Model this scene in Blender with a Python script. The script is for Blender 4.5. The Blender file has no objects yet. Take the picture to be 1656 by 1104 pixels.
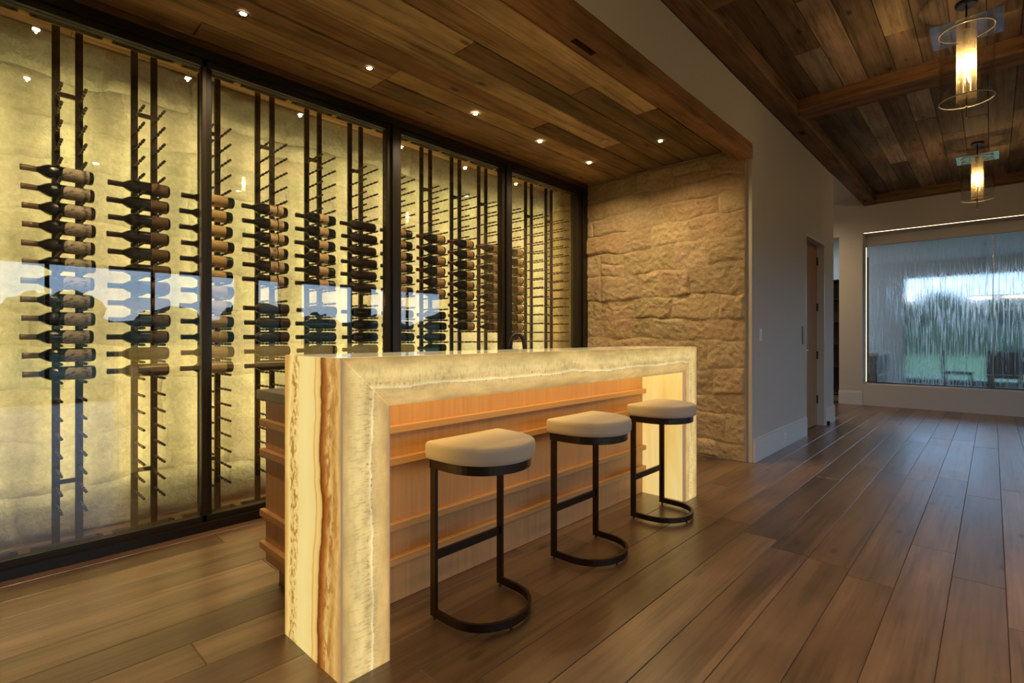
import bpy, bmesh, math, random
from mathutils import Vector, Matrix, noise

R = random.Random(7)
scene = bpy.context.scene
C = scene.collection

# ------------------------------------------------------------------ camera
cam_d = bpy.data.cameras.new('camera')
cam = bpy.data.objects.new('camera', cam_d)
C.objects.link(cam)
cam_d.sensor_width = 36.0
cam_d.lens = 18.0
cam_d.shift_y = -7.0 / 1656.0
cam_d.clip_start = 0.02
cam_d.clip_end = 500
cam.location = (0, 0, 1.15)
YAW = math.atan(777.0 / 828.0)
cam.rotation_euler = (math.pi / 2, 0, YAW - math.pi / 2)
scene.camera = cam

# ------------------------------------------------------------------ light levels
SKY = 3.0
ONYX = 0.80
LED = 14.5
SPOT = 42.0
PENDANT = 20.0
ROOM = 50.0  # energy of the added fill lamps on the window side
COVE = 3.8

vs = scene.view_settings
vs.view_transform = 'Standard'
vs.look = 'None'
vs.exposure = 0.1
vs.gamma = 1.0
vs.use_curve_mapping = False
cy = scene.cycles
cy.max_bounces = 10
cy.diffuse_bounces = 5
cy.glossy_bounces = 4
cy.transmission_bounces = 8
cy.transparent_max_bounces = 24
cy.caustics_reflective = False
cy.caustics_refractive = False
cy.sample_clamp_indirect = 6.0
cy.use_denoising = True


# ------------------------------------------------------------------ node helpers
class NT:
    def __init__(self, tree):
        self.t = tree
        tree.nodes.clear()

    def n(self, kind, ins=None, **props):
        nd = self.t.nodes.new(kind)
        for k, v in props.items():
            setattr(nd, k, v)
        for k, v in (ins or {}).items():
            self.put(nd.inputs[k], v)
        return nd

    def put(self, sock, v):
        if isinstance(v, bpy.types.NodeSocket):
            self.t.links.new(v, sock)
        elif isinstance(v, bpy.types.Node):
            self.t.links.new(v.outputs[0], sock)
        else:
            if sock.type == 'RGBA' and not isinstance(v, (int, float)) and len(v) == 3:
                v = (*v, 1)
            sock.default_value = v

    def m(self, op, a, b=None, c=None, clamp=False):
        nd = self.n('ShaderNodeMath', operation=op)
        nd.use_clamp = clamp
        for i, x in enumerate((a, b, c)):
            if x is not None:
                self.put(nd.inputs[i], x)
        return nd.outputs[0]

    def mix(self, f, a, b, blend='MIX'):
        nd = self.n('ShaderNodeMix', data_type='RGBA', blend_type=blend)
        nd.clamp_factor = True
        self.put(nd.inputs[0], f)
        self.put(nd.inputs[6], a)
        self.put(nd.inputs[7], b)
        return nd.outputs[2]

    def ramp(self, f, stops):
        nd = self.n('ShaderNodeValToRGB')
        cr = nd.color_ramp
        while len(cr.elements) > 1:
            cr.elements.remove(cr.elements[-1])
        cr.elements[0].position = stops[0][0]
        cr.elements[0].color = col4(stops[0][1])
        for p, c in stops[1:]:
            e = cr.elements.new(p)
            e.color = col4(c)
        self.put(nd.inputs[0], f)
        return nd.outputs[0]

    def noise(self, vec, scale=1.0, detail=3.0, rough=0.55, dist=0.0):
        nd = self.n('ShaderNodeTexNoise', {'Scale': scale, 'Detail': detail, 'Roughness': rough, 'Distortion': dist})
        if vec is not None:
            self.put(nd.inputs['Vector'], vec)
        return nd.outputs[0]

    def scaled(self, vec, s):
        nd = self.n('ShaderNodeVectorMath', operation='MULTIPLY')
        self.put(nd.inputs[0], vec)
        nd.inputs[1].default_value = s
        return nd.outputs[0]

    def add(self, a, b):
        nd = self.n('ShaderNodeVectorMath', operation='ADD')
        self.put(nd.inputs[0], a)
        self.put(nd.inputs[1], b)
        return nd.outputs[0]

    def bump(self, h, strength, dist=0.01):
        return self.n('ShaderNodeBump', {'Strength': strength, 'Distance': dist, 'Height': h}).outputs[0]

    def out(self, sh):
        o = self.n('ShaderNodeOutputMaterial')
        self.put(o.inputs[0], sh)


def col4(c):
    if isinstance(c, (int, float)):
        return (c, c, c, 1)
    return (*c, 1) if len(c) == 3 else tuple(c)


MATS = {}


def new_mat(name):
    m = bpy.data.materials.new(name)
    m.use_nodes = True
    MATS[name] = m
    return m, NT(m.node_tree)


def plain(name, color, rough=0.5, metal=0.0, bump=0.0, bscale=60, emit=None, estr=0.0, var=0.0, coat=0.0, spec=0.5):
    m, t = new_mat(name)
    pos = t.n('ShaderNodeNewGeometry').outputs['Position']
    p = {'Roughness': rough, 'Metallic': metal, 'Specular IOR Level': spec, 'Coat Weight': coat}
    if var > 0:
        nz = t.noise(pos, bscale * 0.15, 4)
        p['Base Color'] = t.mix(nz, tuple(c * (1 - var) for c in color), tuple(min(1, c * (1 + var)) for c in color))
    else:
        p['Base Color'] = color
    if bump > 0:
        p['Normal'] = t.bump(t.noise(pos, bscale, 4), bump, 0.004)
    if emit:
        p['Emission Color'] = emit
        p['Emission Strength'] = estr
    t.out(t.n('ShaderNodeBsdfPrincipled', p))
    return m


def emitter(name, color, s):
    m, t = new_mat(name)
    t.out(t.n('ShaderNodeEmission', {'Color': color, 'Strength': s}))
    return m


def wood(name, grain=(1.2, 22, 22), rough=0.6, rough_var=0.15, contrast=0.5, bump=0.3, knots=True, axis=0, spec=0.4, coat=0.0):
    """wood whose overall colour is the object's own colour (obj.color), grain runs along `axis`"""
    m, t = new_mat(name)
    oi = t.n('ShaderNodeObjectInfo')
    pos = t.n('ShaderNodeNewGeometry').outputs['Position']
    rnd = t.n('ShaderNodeCombineXYZ', {0: t.m('MULTIPLY', oi.outputs['Random'], 37.0), 1: t.m('MULTIPLY', oi.outputs['Random'], 61.0), 2: t.m('MULTIPLY', oi.outputs['Random'], 13.0)})
    p = t.add(pos, rnd.outputs[0])
    g = list(grain)
    if axis == 1:
        g = [grain[1], grain[0], grain[2]]
    elif axis == 2:
        g = [grain[1], grain[2], grain[0]]
    pv = t.scaled(p, tuple(g))
    g1 = t.noise(pv, 1.0, 6, 0.62, 0.35)
    g2 = t.noise(t.scaled(pv, (1.7, 5, 5)), 1.0, 3, 0.5)
    big = t.noise(t.scaled(p, (g[0] * .6 + .4, g[1] * .12 + .5, g[2] * .12 + .5)), 1.0, 4, 0.6, 0.0)
    f = t.m('ADD', t.m('MULTIPLY', g1, 0.7), t.m('MULTIPLY', g2, 0.3))
    fac = t.ramp(f, [(0.28, 1 - contrast), (0.5, 1.0), (0.72, 1 + contrast * .55)])
    c = t.mix(1.0, oi.outputs['Color'], fac, 'MULTIPLY')
    bigf = t.ramp(big, [(0.3, 1 - contrast * .6), (0.7, 1 + contrast * .3)])
    c = t.mix(1.0, c, bigf, 'MULTIPLY')
    if knots:
        v = t.n('ShaderNodeTexVoronoi', {'Scale': 1.0, 'Vector': t.scaled(p, (2.2, 5.5, 5.5) if axis == 0 else (5.5, 2.2, 5.5))})
        k = t.ramp(v.outputs['Distance'], [(0.05, 0.35), (0.13, 1.0)])
        c = t.mix(1.0, c, k, 'MULTIPLY')
    rr = t.m('MAXIMUM', t.m('ADD', t.m('MULTIPLY', big, rough_var), rough - rough_var / 2), 0.285)
    t.out(t.n('ShaderNodeBsdfPrincipled', {'Base Color': c, 'Roughness': rr, 'Specular IOR Level': spec, 'Coat Weight': coat, 'Coat Roughness': 0.29,
                                          'Normal': t.bump(t.m('ADD', f, t.m('MULTIPLY', big, .1)), bump, 0.006)}))
    return m


# ------------------------------------------------------------------ materials
wood('floor_oak', (1.0, 13, 13), rough=0.33, rough_var=0.25, contrast=0.75, bump=0.35, spec=0.9, coat=0.35)
wood('old_plank', (1.3, 15, 15), rough=0.75, contrast=0.8, bump=0.9, spec=0.25)
wood('old_beam', (1.3, 14, 14), rough=0.75, contrast=0.75, bump=0.8, spec=0.25)
wood('old_beam_cross', (1.3, 14, 14), rough=0.75, contrast=0.75, bump=0.8, spec=0.25, axis=1)
wood('light_oak_upright', (1.5, 45, 45), rough=0.42, contrast=0.16, bump=0.05, knots=False, axis=2)
wood('light_oak_flat', (1.5, 45, 45), rough=0.42, contrast=0.16, bump=0.05, knots=False, axis=0)
wood('door_oak', (1.5, 30, 30), rough=0.62, spec=0.2, contrast=0.25, bump=0.05, knots=False, axis=2)
plain('white_paint', (0.62, 0.585, 0.535), 0.6, bump=0.03, bscale=300)
plain('trim_paint', (0.72, 0.70, 0.66), 0.4)
plain('black_metal', (0.012, 0.010, 0.008), 0.35, 0.0, spec=0.5)
plain('bronze_metal', (0.034, 0.024, 0.013), 0.42, 0.4)
plain('rack_metal', (0.040, 0.028, 0.016), 0.38, 0.5)
plain('stool_metal', (0.055, 0.036, 0.021), 0.34, 0.8)
plain('stone_mortar', (0.62, 0.54, 0.42), 0.95, bump=0.9, bscale=24, var=0.10)
plain('counter_stone', (0.16, 0.12, 0.09), 0.35, var=0.2)
plain('dark_void', (0.01, 0.008, 0.006), 0.9)
plain('chrome', (0.75, 0.74, 0.72), 0.22, 1.0)
plain('polished_steel', (0.72, 0.74, 0.78), 0.06, 1.0)
plain('switch_plastic', (0.90, 0.89, 0.86), 0.35)
plain('speaker_cloth', (0.55, 0.48, 0.38), 0.8)
plain('foil_silver', (0.42, 0.33, 0.22), 0.35, 0.7)
plain('foil_dark', (0.030, 0.020, 0.013), 0.4, 0.1)
plain('foil_red', (0.16, 0.015, 0.008), 0.4, 0.1)
plain('bottle_glass', (0.010, 0.008, 0.005), 0.12, 0.0, spec=0.6)
plain('bottle_brown', (0.045, 0.022, 0.010), 0.25, 0.0, spec=0.5)
plain('dining_white', (0.7, 0.7, 0.68), 0.4)
plain('dark_furniture', (0.03, 0.03, 0.035), 0.45)
plain('lawn_grass', (0.10, 0.19, 0.045), 0.9, var=0.35, bscale=8)
plain('meadow', (0.055, 0.085, 0.035), 0.95, var=0.3, bscale=5)
plain('tree_leaf', (0.030, 0.060, 0.028), 0.9, var=0.5, bscale=12, bump=0.6)
plain('bark', (0.06, 0.045, 0.03), 0.9)
plain('patio_stone', (0.5, 0.5, 0.48), 0.8)
plain('beyond_floor', (0.25, 0.20, 0.16), 0.4, var=0.2, bscale=20)
emitter('led_warm', (1.0, 0.84, 0.35), LED)
emitter('lamp_disc', (1.0, 0.83, 0.52), 40)
emitter('filament_glow', (1.0, 0.70, 0.34), 60)
emitter('cove_led', (1.0, 0.74, 0.45), COVE)


def velvet():
    m, t = new_mat('seat_fabric')
    pos = t.n('ShaderNodeNewGeometry').outputs['Position']
    nz = t.noise(pos, 6, 3)
    fine = t.noise(pos, 700, 2)
    c = t.mix(nz, (0.66, 0.54, 0.39), (0.76, 0.63, 0.47))
    t.out(t.n('ShaderNodeBsdfPrincipled', {'Base Color': c, 'Roughness': 0.85, 'Sheen Weight': 0.5, 'Sheen Roughness': 0.4,
                                          'Specular IOR Level': 0.2, 'Normal': t.bump(fine, 0.15, 0.001)}))


velvet()


def stone_mat():
    m, t = new_mat('limestone')
    oi = t.n('ShaderNodeObjectInfo')
    pos = t.n('ShaderNodeNewGeometry').outputs['Position']
    a = t.noise(pos, 5, 5, 0.6)
    b = t.noise(pos, 40, 5, 0.65)
    d = t.noise(pos, 14, 6, 0.7, 0.8)
    c = t.mix(1.0, oi.outputs['Color'], t.ramp(a, [(0.3, 0.82), (0.7, 1.1)]), 'MULTIPLY')
    c = t.mix(1.0, c, t.ramp(b, [(0.3, 0.85), (0.65, 1.06)]), 'MULTIPLY')
    h = t.m('ADD', t.m('MULTIPLY', d, 1.0), t.m('MULTIPLY', b, 0.45))
    t.out(t.n('ShaderNodeBsdfPrincipled', {'Base Color': c, 'Roughness': 0.95, 'Specular IOR Level': 0.15,
                                          'Normal': t.bump(h, 1.0, 0.014)}))


stone_mat()


def glass_pane(name, f0, tint, rough=0.0):
    m, t = new_mat(name)
    g = t.n('ShaderNodeNewGeometry')
    dp = t.n('ShaderNodeVectorMath', operation='DOT_PRODUCT')
    t.put(dp.inputs[0], g.outputs['Normal'])
    t.put(dp.inputs[1], g.outputs['Incoming'])
    cs = t.m('ABSOLUTE', dp.outputs['Value'])
    sch = t.m('ADD', t.m('MULTIPLY', t.m('POWER', t.m('SUBTRACT', 1.0, cs, clamp=True), 5.0), 1 - f0), f0)
    mx = t.n('ShaderNodeMixShader')
    t.put(mx.inputs[0], sch)
    t.put(mx.inputs[1], t.n('ShaderNodeBsdfTransparent', {'Color': tint}))
    t.put(mx.inputs[2], t.n('ShaderNodeBsdfGlossy', {'Color': (1, 1, 1), 'Roughness': rough}))
    t.out(mx)
    return m


glass_pane('wall_glass', 0.085, (0.97, 0.98, 0.96))
glass_pane('clear_glass', 0.05, (0.96, 0.96, 0.95))
glass_pane('plate_glass', 0.34, (0.90, 0.93, 0.95))
glass_pane('window_glass', 0.04, (0.97, 0.985, 0.98))


def shade_mat():
    m, t = new_mat('ribbed_shade')
    pos = t.n('ShaderNodeTexCoord').outputs['Object']
    mx = t.n('ShaderNodeMixShader')
    t.put(mx.inputs[0], 0.20)
    t.put(mx.inputs[1], t.n('ShaderNodeBsdfTransparent', {'Color': (1, 0.95, 0.86)}))
    t.put(mx.inputs[2], t.n('ShaderNodeBsdfTranslucent', {'Color': (0.95, 0.78, 0.48)}))
    t.out(mx)


shade_mat()


def water_mat():
    m, t = new_mat('running_water')
    pos = t.n('ShaderNodeNewGeometry').outputs['Position']
    a = t.noise(t.scaled(pos, (8, 60, 3.0)), 1.0, 3, 0.6, 0.6)
    b = t.noise(t.scaled(pos, (8, 18, 2.0)), 1.0, 2, 0.5, 0.4)
    big = t.noise(t.scaled(pos, (1, 1.3, 0.7)), 1.0, 2)
    h = t.m('MULTIPLY', t.m('ADD', a, t.m('MULTIPLY', b, 0.7)), t.ramp(big, [(0.3, 0.35), (0.65, 1.0)]))
    nrm = t.bump(h, 0.30, 0.005)
    rough_n = t.bump(h, 1.0, 0.020)
    g = t.n('ShaderNodeBsdfRefraction', {'Color': (0.90, 0.95, 0.98), 'Roughness': 0.0, 'IOR': 1.33, 'Normal': nrm})
    g2 = t.n('ShaderNodeBsdfRefraction', {'Color': (0.90, 0.95, 0.98), 'Roughness': 0.08, 'IOR': 1.33, 'Normal': rough_n})
    mg = t.n('ShaderNodeMixShader', {0: t.ramp(a, [(.47, 0.03), (.64, .55)]), 1: g.outputs[0], 2: g2.outputs[0]})
    gl = t.n('ShaderNodeBsdfGlossy', {'Color': (0.9, 0.95, 1.0), 'Roughness': 0.08, 'Normal': rough_n})
    mx = t.n('ShaderNodeMixShader', {0: 0.08, 1: mg.outputs[0], 2: gl.outputs[0]})
    t.out(mx)


water_mat()


def onyx_front():
    """backlit onyx: UV.x runs along the slab in metres, UV.y runs from its outer edge (0) to its inner edge (1)"""
    m, t = new_mat('onyx_cream')
    uv = t.n('ShaderNodeUVMap', uv_map='UVMap').outputs[0]
    sep = t.n('ShaderNodeSeparateXYZ', {0: uv})
    u, v = sep.outputs[0], sep.outputs[1]
    wob = t.noise(t.n('ShaderNodeCombineXYZ', {0: t.m('MULTIPLY', u, 2.4)}).outputs[0], 1.0, 3, 0.6)
    wob2 = t.noise(t.n('ShaderNodeCombineXYZ', {0: t.m('MULTIPLY', u, 22), 1: 4.0}).outputs[0], 1.0, 3, 0.6)
    vv = t.m('ADD', v, t.m('MULTIPLY', t.m('SUBTRACT', wob, 0.5), 0.36))
    vv = t.m('ADD', vv, t.m('MULTIPLY', t.m('SUBTRACT', wob2, 0.5), 0.07))
    base = t.ramp(vv, [(0.0, (.52, .35, .14)), (.07, (.66, .48, .20)), (.20, (.80, .62, .28)), (.38, (.92, .75, .37)), (.53, (.82, .63, .29)),
                       (.59, (.90, .74, .40)), (.62, (1.0, .92, .60)), (.65, (.76, .57, .26)), (.75, (.80, .59, .27)), (.92, (.72, .50, .21)), (1.0, (.58, .38, .17))])
    cloud = t.noise(t.n('ShaderNodeCombineXYZ', {0: t.m('MULTIPLY', u, 5), 1: t.m('MULTIPLY', v, 2.5)}).outputs[0], 1.0, 4, 0.6)
    base = t.mix(1.0, base, t.ramp(cloud, [(.3, .74), (.7, 1.22)]), 'MULTIPLY')
    hair = t.noise(t.n('ShaderNodeCombineXYZ', {0: t.m('MULTIPLY', u, 120), 1: t.m('MULTIPLY', v, 4.5)}).outputs[0], 1.0, 3, 0.65, 0.3)
    hm = t.ramp(hair, [(.34, .66), (.52, 1.0)])
    zone = t.ramp(vv, [(.06, .1), (.25, .55), (.57, 1.0), (.605, 0.0), (.64, .8), (.78, .15)])
    c = t.mix(zone, base, t.mix(1.0, base, hm, 'MULTIPLY'))
    sp = t.noise(t.n('ShaderNodeCombineXYZ', {0: t.m('MULTIPLY', u, 90), 1: t.m('MULTIPLY', v, 16)}).outputs[0], 1.0, 2, 0.5)
    spots = t.m('MULTIPLY', t.ramp(sp, [(.60, 0), (.68, 1)]), t.ramp(vv, [(.44, 0), (.56, .8), (.61, 0), (.64, 1), (.69, 0)]))
    c = t.mix(spots, c, (.34, .19, .07))
    t.out(t.n('ShaderNodeBsdfPrincipled', {'Base Color': t.mix(1.0, c, (.4, .4, .4), 'MULTIPLY'), 'Roughness': 0.16, 'Specular IOR Level': 0.5,
                                          'Emission Color': t.mix(1.0, c, (1.0, .90, .70), 'MULTIPLY'), 'Emission Strength': ONYX}))


def onyx_end():
    m, t = new_mat('onyx_amber')
    uv = t.n('ShaderNodeUVMap', uv_map='UVMap').outputs[0]
    sep = t.n('ShaderNodeSeparateXYZ', {0: uv})
    u, v = sep.outputs[0], sep.outputs[1]
    wob = t.noise(t.n('ShaderNodeCombineXYZ', {0: t.m('MULTIPLY', u, 3.0), 1: t.m('MULTIPLY', v, .6)}).outputs[0], 1.0, 4, 0.5)
    vv = t.m('ADD', v, t.m('MULTIPLY', t.m('SUBTRACT', wob, 0.5), 0.30))
    vv = t.m('ADD', vv, t.m('MULTIPLY', t.m('SUBTRACT', u, 0.5), 0.05))
    base = t.ramp(vv, [(0.0, (.58, .36, .13)), (.06, (.80, .56, .21)), (.12, (.64, .37, .10)), (.19, (.86, .60, .24)), (.25, (.55, .25, .05)),
                       (.295, (.26, .07, .008)), (.33, (.14, .03, .004)), (.35, (.84, .58, .20)), (.41, (.92, .72, .30)), (.43, (.70, .45, .12)), (.45, (.93, .76, .34)),
                       (.60, (.97, .84, .41)), (.78, (.93, .77, .34)), (.84, (.82, .58, .20)), (.90, (.95, .78, .36)), (.965, (.70, .43, .11)), (1.0, (.60, .37, .12))])
    q = t.n('ShaderNodeCombineXYZ', {0: t.m('MULTIPLY', u, 16), 1: t.m('MULTIPLY', v, 16)}).outputs[0]
    mo = t.noise(q, 1.0, 5, 0.65, 1.0)
    rust = t.m('MULTIPLY', t.ramp(mo, [(.42, 0), (.62, 1)]), t.ramp(vv, [(.05, .2), (.18, .9), (.30, .9), (.33, 0)]))
    c = t.mix(rust, base, (.34, .12, .02))
    q2 = t.n('ShaderNodeCombineXYZ', {0: t.m('MULTIPLY', u, 34), 1: t.m('MULTIPLY', v, 22)}).outputs[0]
    sp = t.noise(q2, 1.0, 3, 0.6, 0.5)
    dots = t.m('MULTIPLY', t.ramp(sp, [(.48, 0), (.58, 1)]), t.ramp(vv, [(.72, 0), (.78, 1), (.86, 1), (.90, 0)]))
    c = t.mix(dots, c, (.46, .24, .06))
    t.out(t.n('ShaderNodeBsdfPrincipled', {'Base Color': t.mix(1.0, c, (.4, .4, .4), 'MULTIPLY'), 'Roughness': 0.16, 'Specular IOR Level': 0.5,
                                          'Emission Color': t.mix(1.0, c, (1.0, .90, .70), 'MULTIPLY'), 'Emission Strength': ONYX}))


def onyx_top():
    m, t = new_mat('onyx_top')
    pos = t.n('ShaderNodeNewGeometry').outputs['Position']
    n1 = t.noise(t.scaled(pos, (1.2, 6, 6)), 1.0, 5, 0.6, 1.0)
    c = t.ramp(n1, [(.3, (.70, .47, .18)), (.5, (.9, .70, .32)), (.7, (.95, .80, .45))])
    t.out(t.n('ShaderNodeBsdfPrincipled', {'Base Color': t.mix(1.0, c, (.3, .3, .3), 'MULTIPLY'), 'Roughness': 0.05, 'Specular IOR Level': 0.6, 'Coat Weight': 0.5, 'Coat Roughness': 0.03,
                                          'Emission Color': c, 'Emission Strength': ONYX * .75}))


def onyx_inner(name, k):
    m, t = new_mat(name)
    pos = t.n('ShaderNodeNewGeometry').outputs['Position']
    n1 = t.noise(t.scaled(pos, (6, 6, .8)), 1.0, 4, 0.6, 0.6)
    c = t.ramp(n1, [(.3, (.78, .52, .16)), (.5, (.86, .66, .26)), (.7, (.93, .79, .42))])
    t.out(t.n('ShaderNodeBsdfPrincipled', {'Base Color': t.mix(1.0, c, (.4, .4, .4), 'MULTIPLY'), 'Roughness': 0.2, 'Emission Color': t.mix(1.0, c, (1.0, .90, .70), 'MULTIPLY'), 'Emission Strength': ONYX * k}))


onyx_front(); onyx_end(); onyx_top(); onyx_inner('onyx_inner', 1.0); onyx_inner('onyx_underside_boost', 2.3)  # hidden underside glow is boosted to light panel, floor and seats
plain('onyx_edge', (.42, .27, .16), 0.25, emit=(.62, .40, .24), estr=.42)


def label_mat(name, base, ink, kind):
    m, t = new_mat(name)
    tc = t.n('ShaderNodeTexCoord').outputs['Object']
    if kind == 'picture':
        a = t.noise(t.scaled(tc, (60, 90, 90)), 1.0, 4, 0.6)
        f = t.ramp(a, [(.52, 0), (.60, .75)])
        c = t.mix(f, base, ink)
    elif kind == 'lines':
        w = t.n('ShaderNodeTexWave', {'Scale': 34.0, 'Distortion': 0.4, 'Vector': tc}, bands_direction='X')
        f = t.ramp(w.outputs['Fac'], [(.55, 0), (.8, .55)])
        c = t.mix(f, base, ink)
    else:
        a = t.noise(t.scaled(tc, (30, 60, 60)), 1.0, 2)
        c = t.mix(t.ramp(a, [(.5, 0), (.62, .5)]), base, ink)
    t.out(t.n('ShaderNodeBsdfPrincipled', {'Base Color': c, 'Roughness': 0.6, 'Specular IOR Level': 0.25}))


label_mat('label_picture', (0.62, 0.53, 0.41), (0.14, 0.10, 0.075), 'picture')
label_mat('label_brown', (0.22, 0.13, 0.07), (0.10, 0.055, 0.03), 'lines')
label_mat('label_lined', (0.78, 0.54, 0.24), (0.42, 0.25, 0.09), 'lines')
label_mat('label_beige', (0.80, 0.56, 0.32), (0.42, 0.26, 0.13), 'plain')
label_mat('label_ochre', (0.66, 0.42, 0.18), (0.42, 0.14, 0.06), 'plain')


# ------------------------------------------------------------------ world sky
def make_world():
    w = bpy.data.worlds.new('dusk_sky')
    scene.world = w
    w.use_nodes = True
    t = NT(w.node_tree)
    d = t.n('ShaderNodeTexCoord').outputs['Generated']
    z = t.n('ShaderNodeSeparateXYZ', {0: d}).outputs[2]
    base = t.ramp(z, [(0.0, (.56, .71, .90)), (.12, (.42, .62, .92)), (.5, (.26, .45, .80)), (1.0, (.18, .36, .72))])
    cl = t.noise(t.scaled(d, (2.0, 2.0, 11.0)), 1.0, 5, 0.55, 0.4)
    f = t.ramp(cl, [(.50, 0), (.70, 1)])
    c = t.mix(f, base, (.80, .82, .88))
    bg = t.n('ShaderNodeBackground', {'Color': c, 'Strength': SKY})
    o = t.n('ShaderNodeOutputWorld')
    t.put(o.inputs[0], bg)


make_world()


# ------------------------------------------------------------------ mesh helpers
def woff(o):
    v = Vector((0, 0, 0))
    while o is not None:
        v += o.location
        o = o.parent
    return v


def obj(name, bm, mat, parent=None, smooth=False, color=None):
    """link a bmesh given in world coordinates as one mesh object"""
    if parent is not None:
        bmesh.ops.translate(bm, vec=-woff(parent), verts=bm.verts[:])
    me = bpy.data.meshes.new(name)
    bm.to_mesh(me)
    bm.free()
    if smooth:
        for p in me.polygons:
            p.use_smooth = True
    if mat:
        me.materials.append(MATS[mat])
    o = bpy.data.objects.new(name, me)
    C.objects.link(o)
    o.parent = parent
    if color:
        o.color = (*color, 1)
    return o


def inst(name, me, loc, parent=None, color=None, rot=None):
    """an object sharing mesh data; loc in world coordinates"""
    o = bpy.data.objects.new(name, me)
    C.objects.link(o)
    l = Vector(loc)
    if parent is not None:
        l = l - woff(parent)
        o.parent = parent
    o.location = l
    if rot:
        o.rotation_euler = rot
    if color:
        o.color = (*color, 1)
    return o


def mesh_of(name, bm, mat, smooth=False):
    me = bpy.data.meshes.new(name)
    bm.to_mesh(me)
    bm.free()
    if smooth:
        for p in me.polygons:
            p.use_smooth = True
    me.materials.append(MATS[mat])
    return me


def tag(o, label=None, cat=None, group=None, kind=None):
    if label:
        o['label'] = label
    if cat:
        o['category'] = cat
    if group:
        o['group'] = group
    if kind:
        o['kind'] = kind
    return o


def empty(name, loc, label=None, cat=None, group=None, kind=None):
    o = bpy.data.objects.new(name, None)
    o.empty_display_size = 0.05
    C.objects.link(o)
    o.location = loc
    return tag(o, label, cat, group, kind)


def B():
    return bmesh.new()


def box(bm, x0, y0, z0, x1, y1, z1):
    x0, x1 = min(x0, x1), max(x0, x1)
    y0, y1 = min(y0, y1), max(y0, y1)
    z0, z1 = min(z0, z1), max(z0, z1)
    v = [bm.verts.new(p) for p in ((x0, y0, z0), (x1, y0, z0), (x1, y1, z0), (x0, y1, z0), (x0, y0, z1), (x1, y0, z1), (x1, y1, z1), (x0, y1, z1))]
    fs = []
    for f in ((0, 3, 2, 1), (4, 5, 6, 7), (0, 1, 5, 4), (1, 2, 6, 5), (2, 3, 7, 6), (3, 0, 4, 7)):
        fs.append(bm.faces.new([v[i] for i in f]))
    return v, fs


def bevel(bm, w, seg=1):
    bmesh.ops.bevel(bm, geom=bm.edges[:], offset=w, segments=seg, profile=0.7, affect='EDGES', clamp_overlap=True)
    return bm


def bx(x0, y0, z0, x1, y1, z1, bev=0.0, seg=1):
    bm = B()
    box(bm, x0, y0, z0, x1, y1, z1)
    if bev:
        bevel(bm, bev, seg)
    return bm


def lathe(bm, prof, seg=20, axis='z', origin=(0, 0, 0), close=True, a0=0.0, a1=2 * math.pi):
    """prof: list of (r, h) along the axis"""
    full = abs(a1 - a0 - 2 * math.pi) < 1e-6
    n = seg if full else seg + 1
    rings = []
    for r, h in prof:
        ring = []
        for i in range(n):
            a = a0 + (a1 - a0) * i / seg
            x, y = r * math.cos(a), r * math.sin(a)
            p = {'z': (x, y, h), 'x': (h, x, y), 'y': (y, h, x)}[axis]
            ring.append(bm.verts.new((p[0] + origin[0], p[1] + origin[1], p[2] + origin[2])))
        rings.append(ring)
    for a, b in zip(rings, rings[1:]):
        for i in range(n if full else n - 1):
            j = (i + 1) % n
            bm.faces.new((a[i], a[j], b[j], b[i]))
    if close and full:
        bm.faces.new(rings[0][::-1])
        bm.faces.new(rings[-1])
    return bm


def sweep(bm, pts, w, h, up=(0, 0, 1), closed=False):
    """rectangular bar following pts; w across (in plane), h along `up`"""
    up = Vector(up)
    pts = [Vector(p) for p in pts]
    n = len(pts)
    rings = []
    for i, p in enumerate(pts):
        if closed:
            d = (pts[(i + 1) % n] - pts[i - 1]).normalized()
        else:
            d = (pts[min(i + 1, n - 1)] - pts[max(i - 1, 0)]).normalized()
        s = d.cross(up).normalized()
        rings.append([bm.verts.new(p + s * (w / 2 * a) + up * (h / 2 * b)) for a, b in ((-1, -1), (1, -1), (1, 1), (-1, 1))])
    for i in range(n if closed else n - 1):
        a, b = rings[i], rings[(i + 1) % n]
        for k in range(4):
            bm.faces.new((a[k], a[(k + 1) % 4], b[(k + 1) % 4], b[k]))
    if not closed:
        bm.faces.new(rings[0][::-1])
        bm.faces.new(rings[-1])
    return bm


def tube(bm, pts, r, seg=10):
    pts = [Vector(p) for p in pts]
    n = len(pts)
    rings = []
    ref = Vector((0, 0, 1))
    for i, p in enumerate(pts):
        d = (pts[min(i + 1, n - 1)] - pts[max(i - 1, 0)]).normalized()
        a = d.cross(ref)
        if a.length < 1e-3:
            a = d.cross(Vector((0, 1, 0)))
        a.normalize()
        b = d.cross(a).normalized()
        rings.append([bm.verts.new(p + a * r * math.cos(2 * math.pi * k / seg) + b * r * math.sin(2 * math.pi * k / seg)) for k in range(seg)])
    for q, s in zip(rings, rings[1:]):
        for k in range(seg):
            bm.faces.new((q[k], q[(k + 1) % seg], s[(k + 1) % seg], s[k]))
    bm.faces.new(rings[0][::-1])
    bm.faces.new(rings[-1])
    bmesh.ops.recalc_face_normals(bm, faces=bm.faces[:])
    return bm


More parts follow.
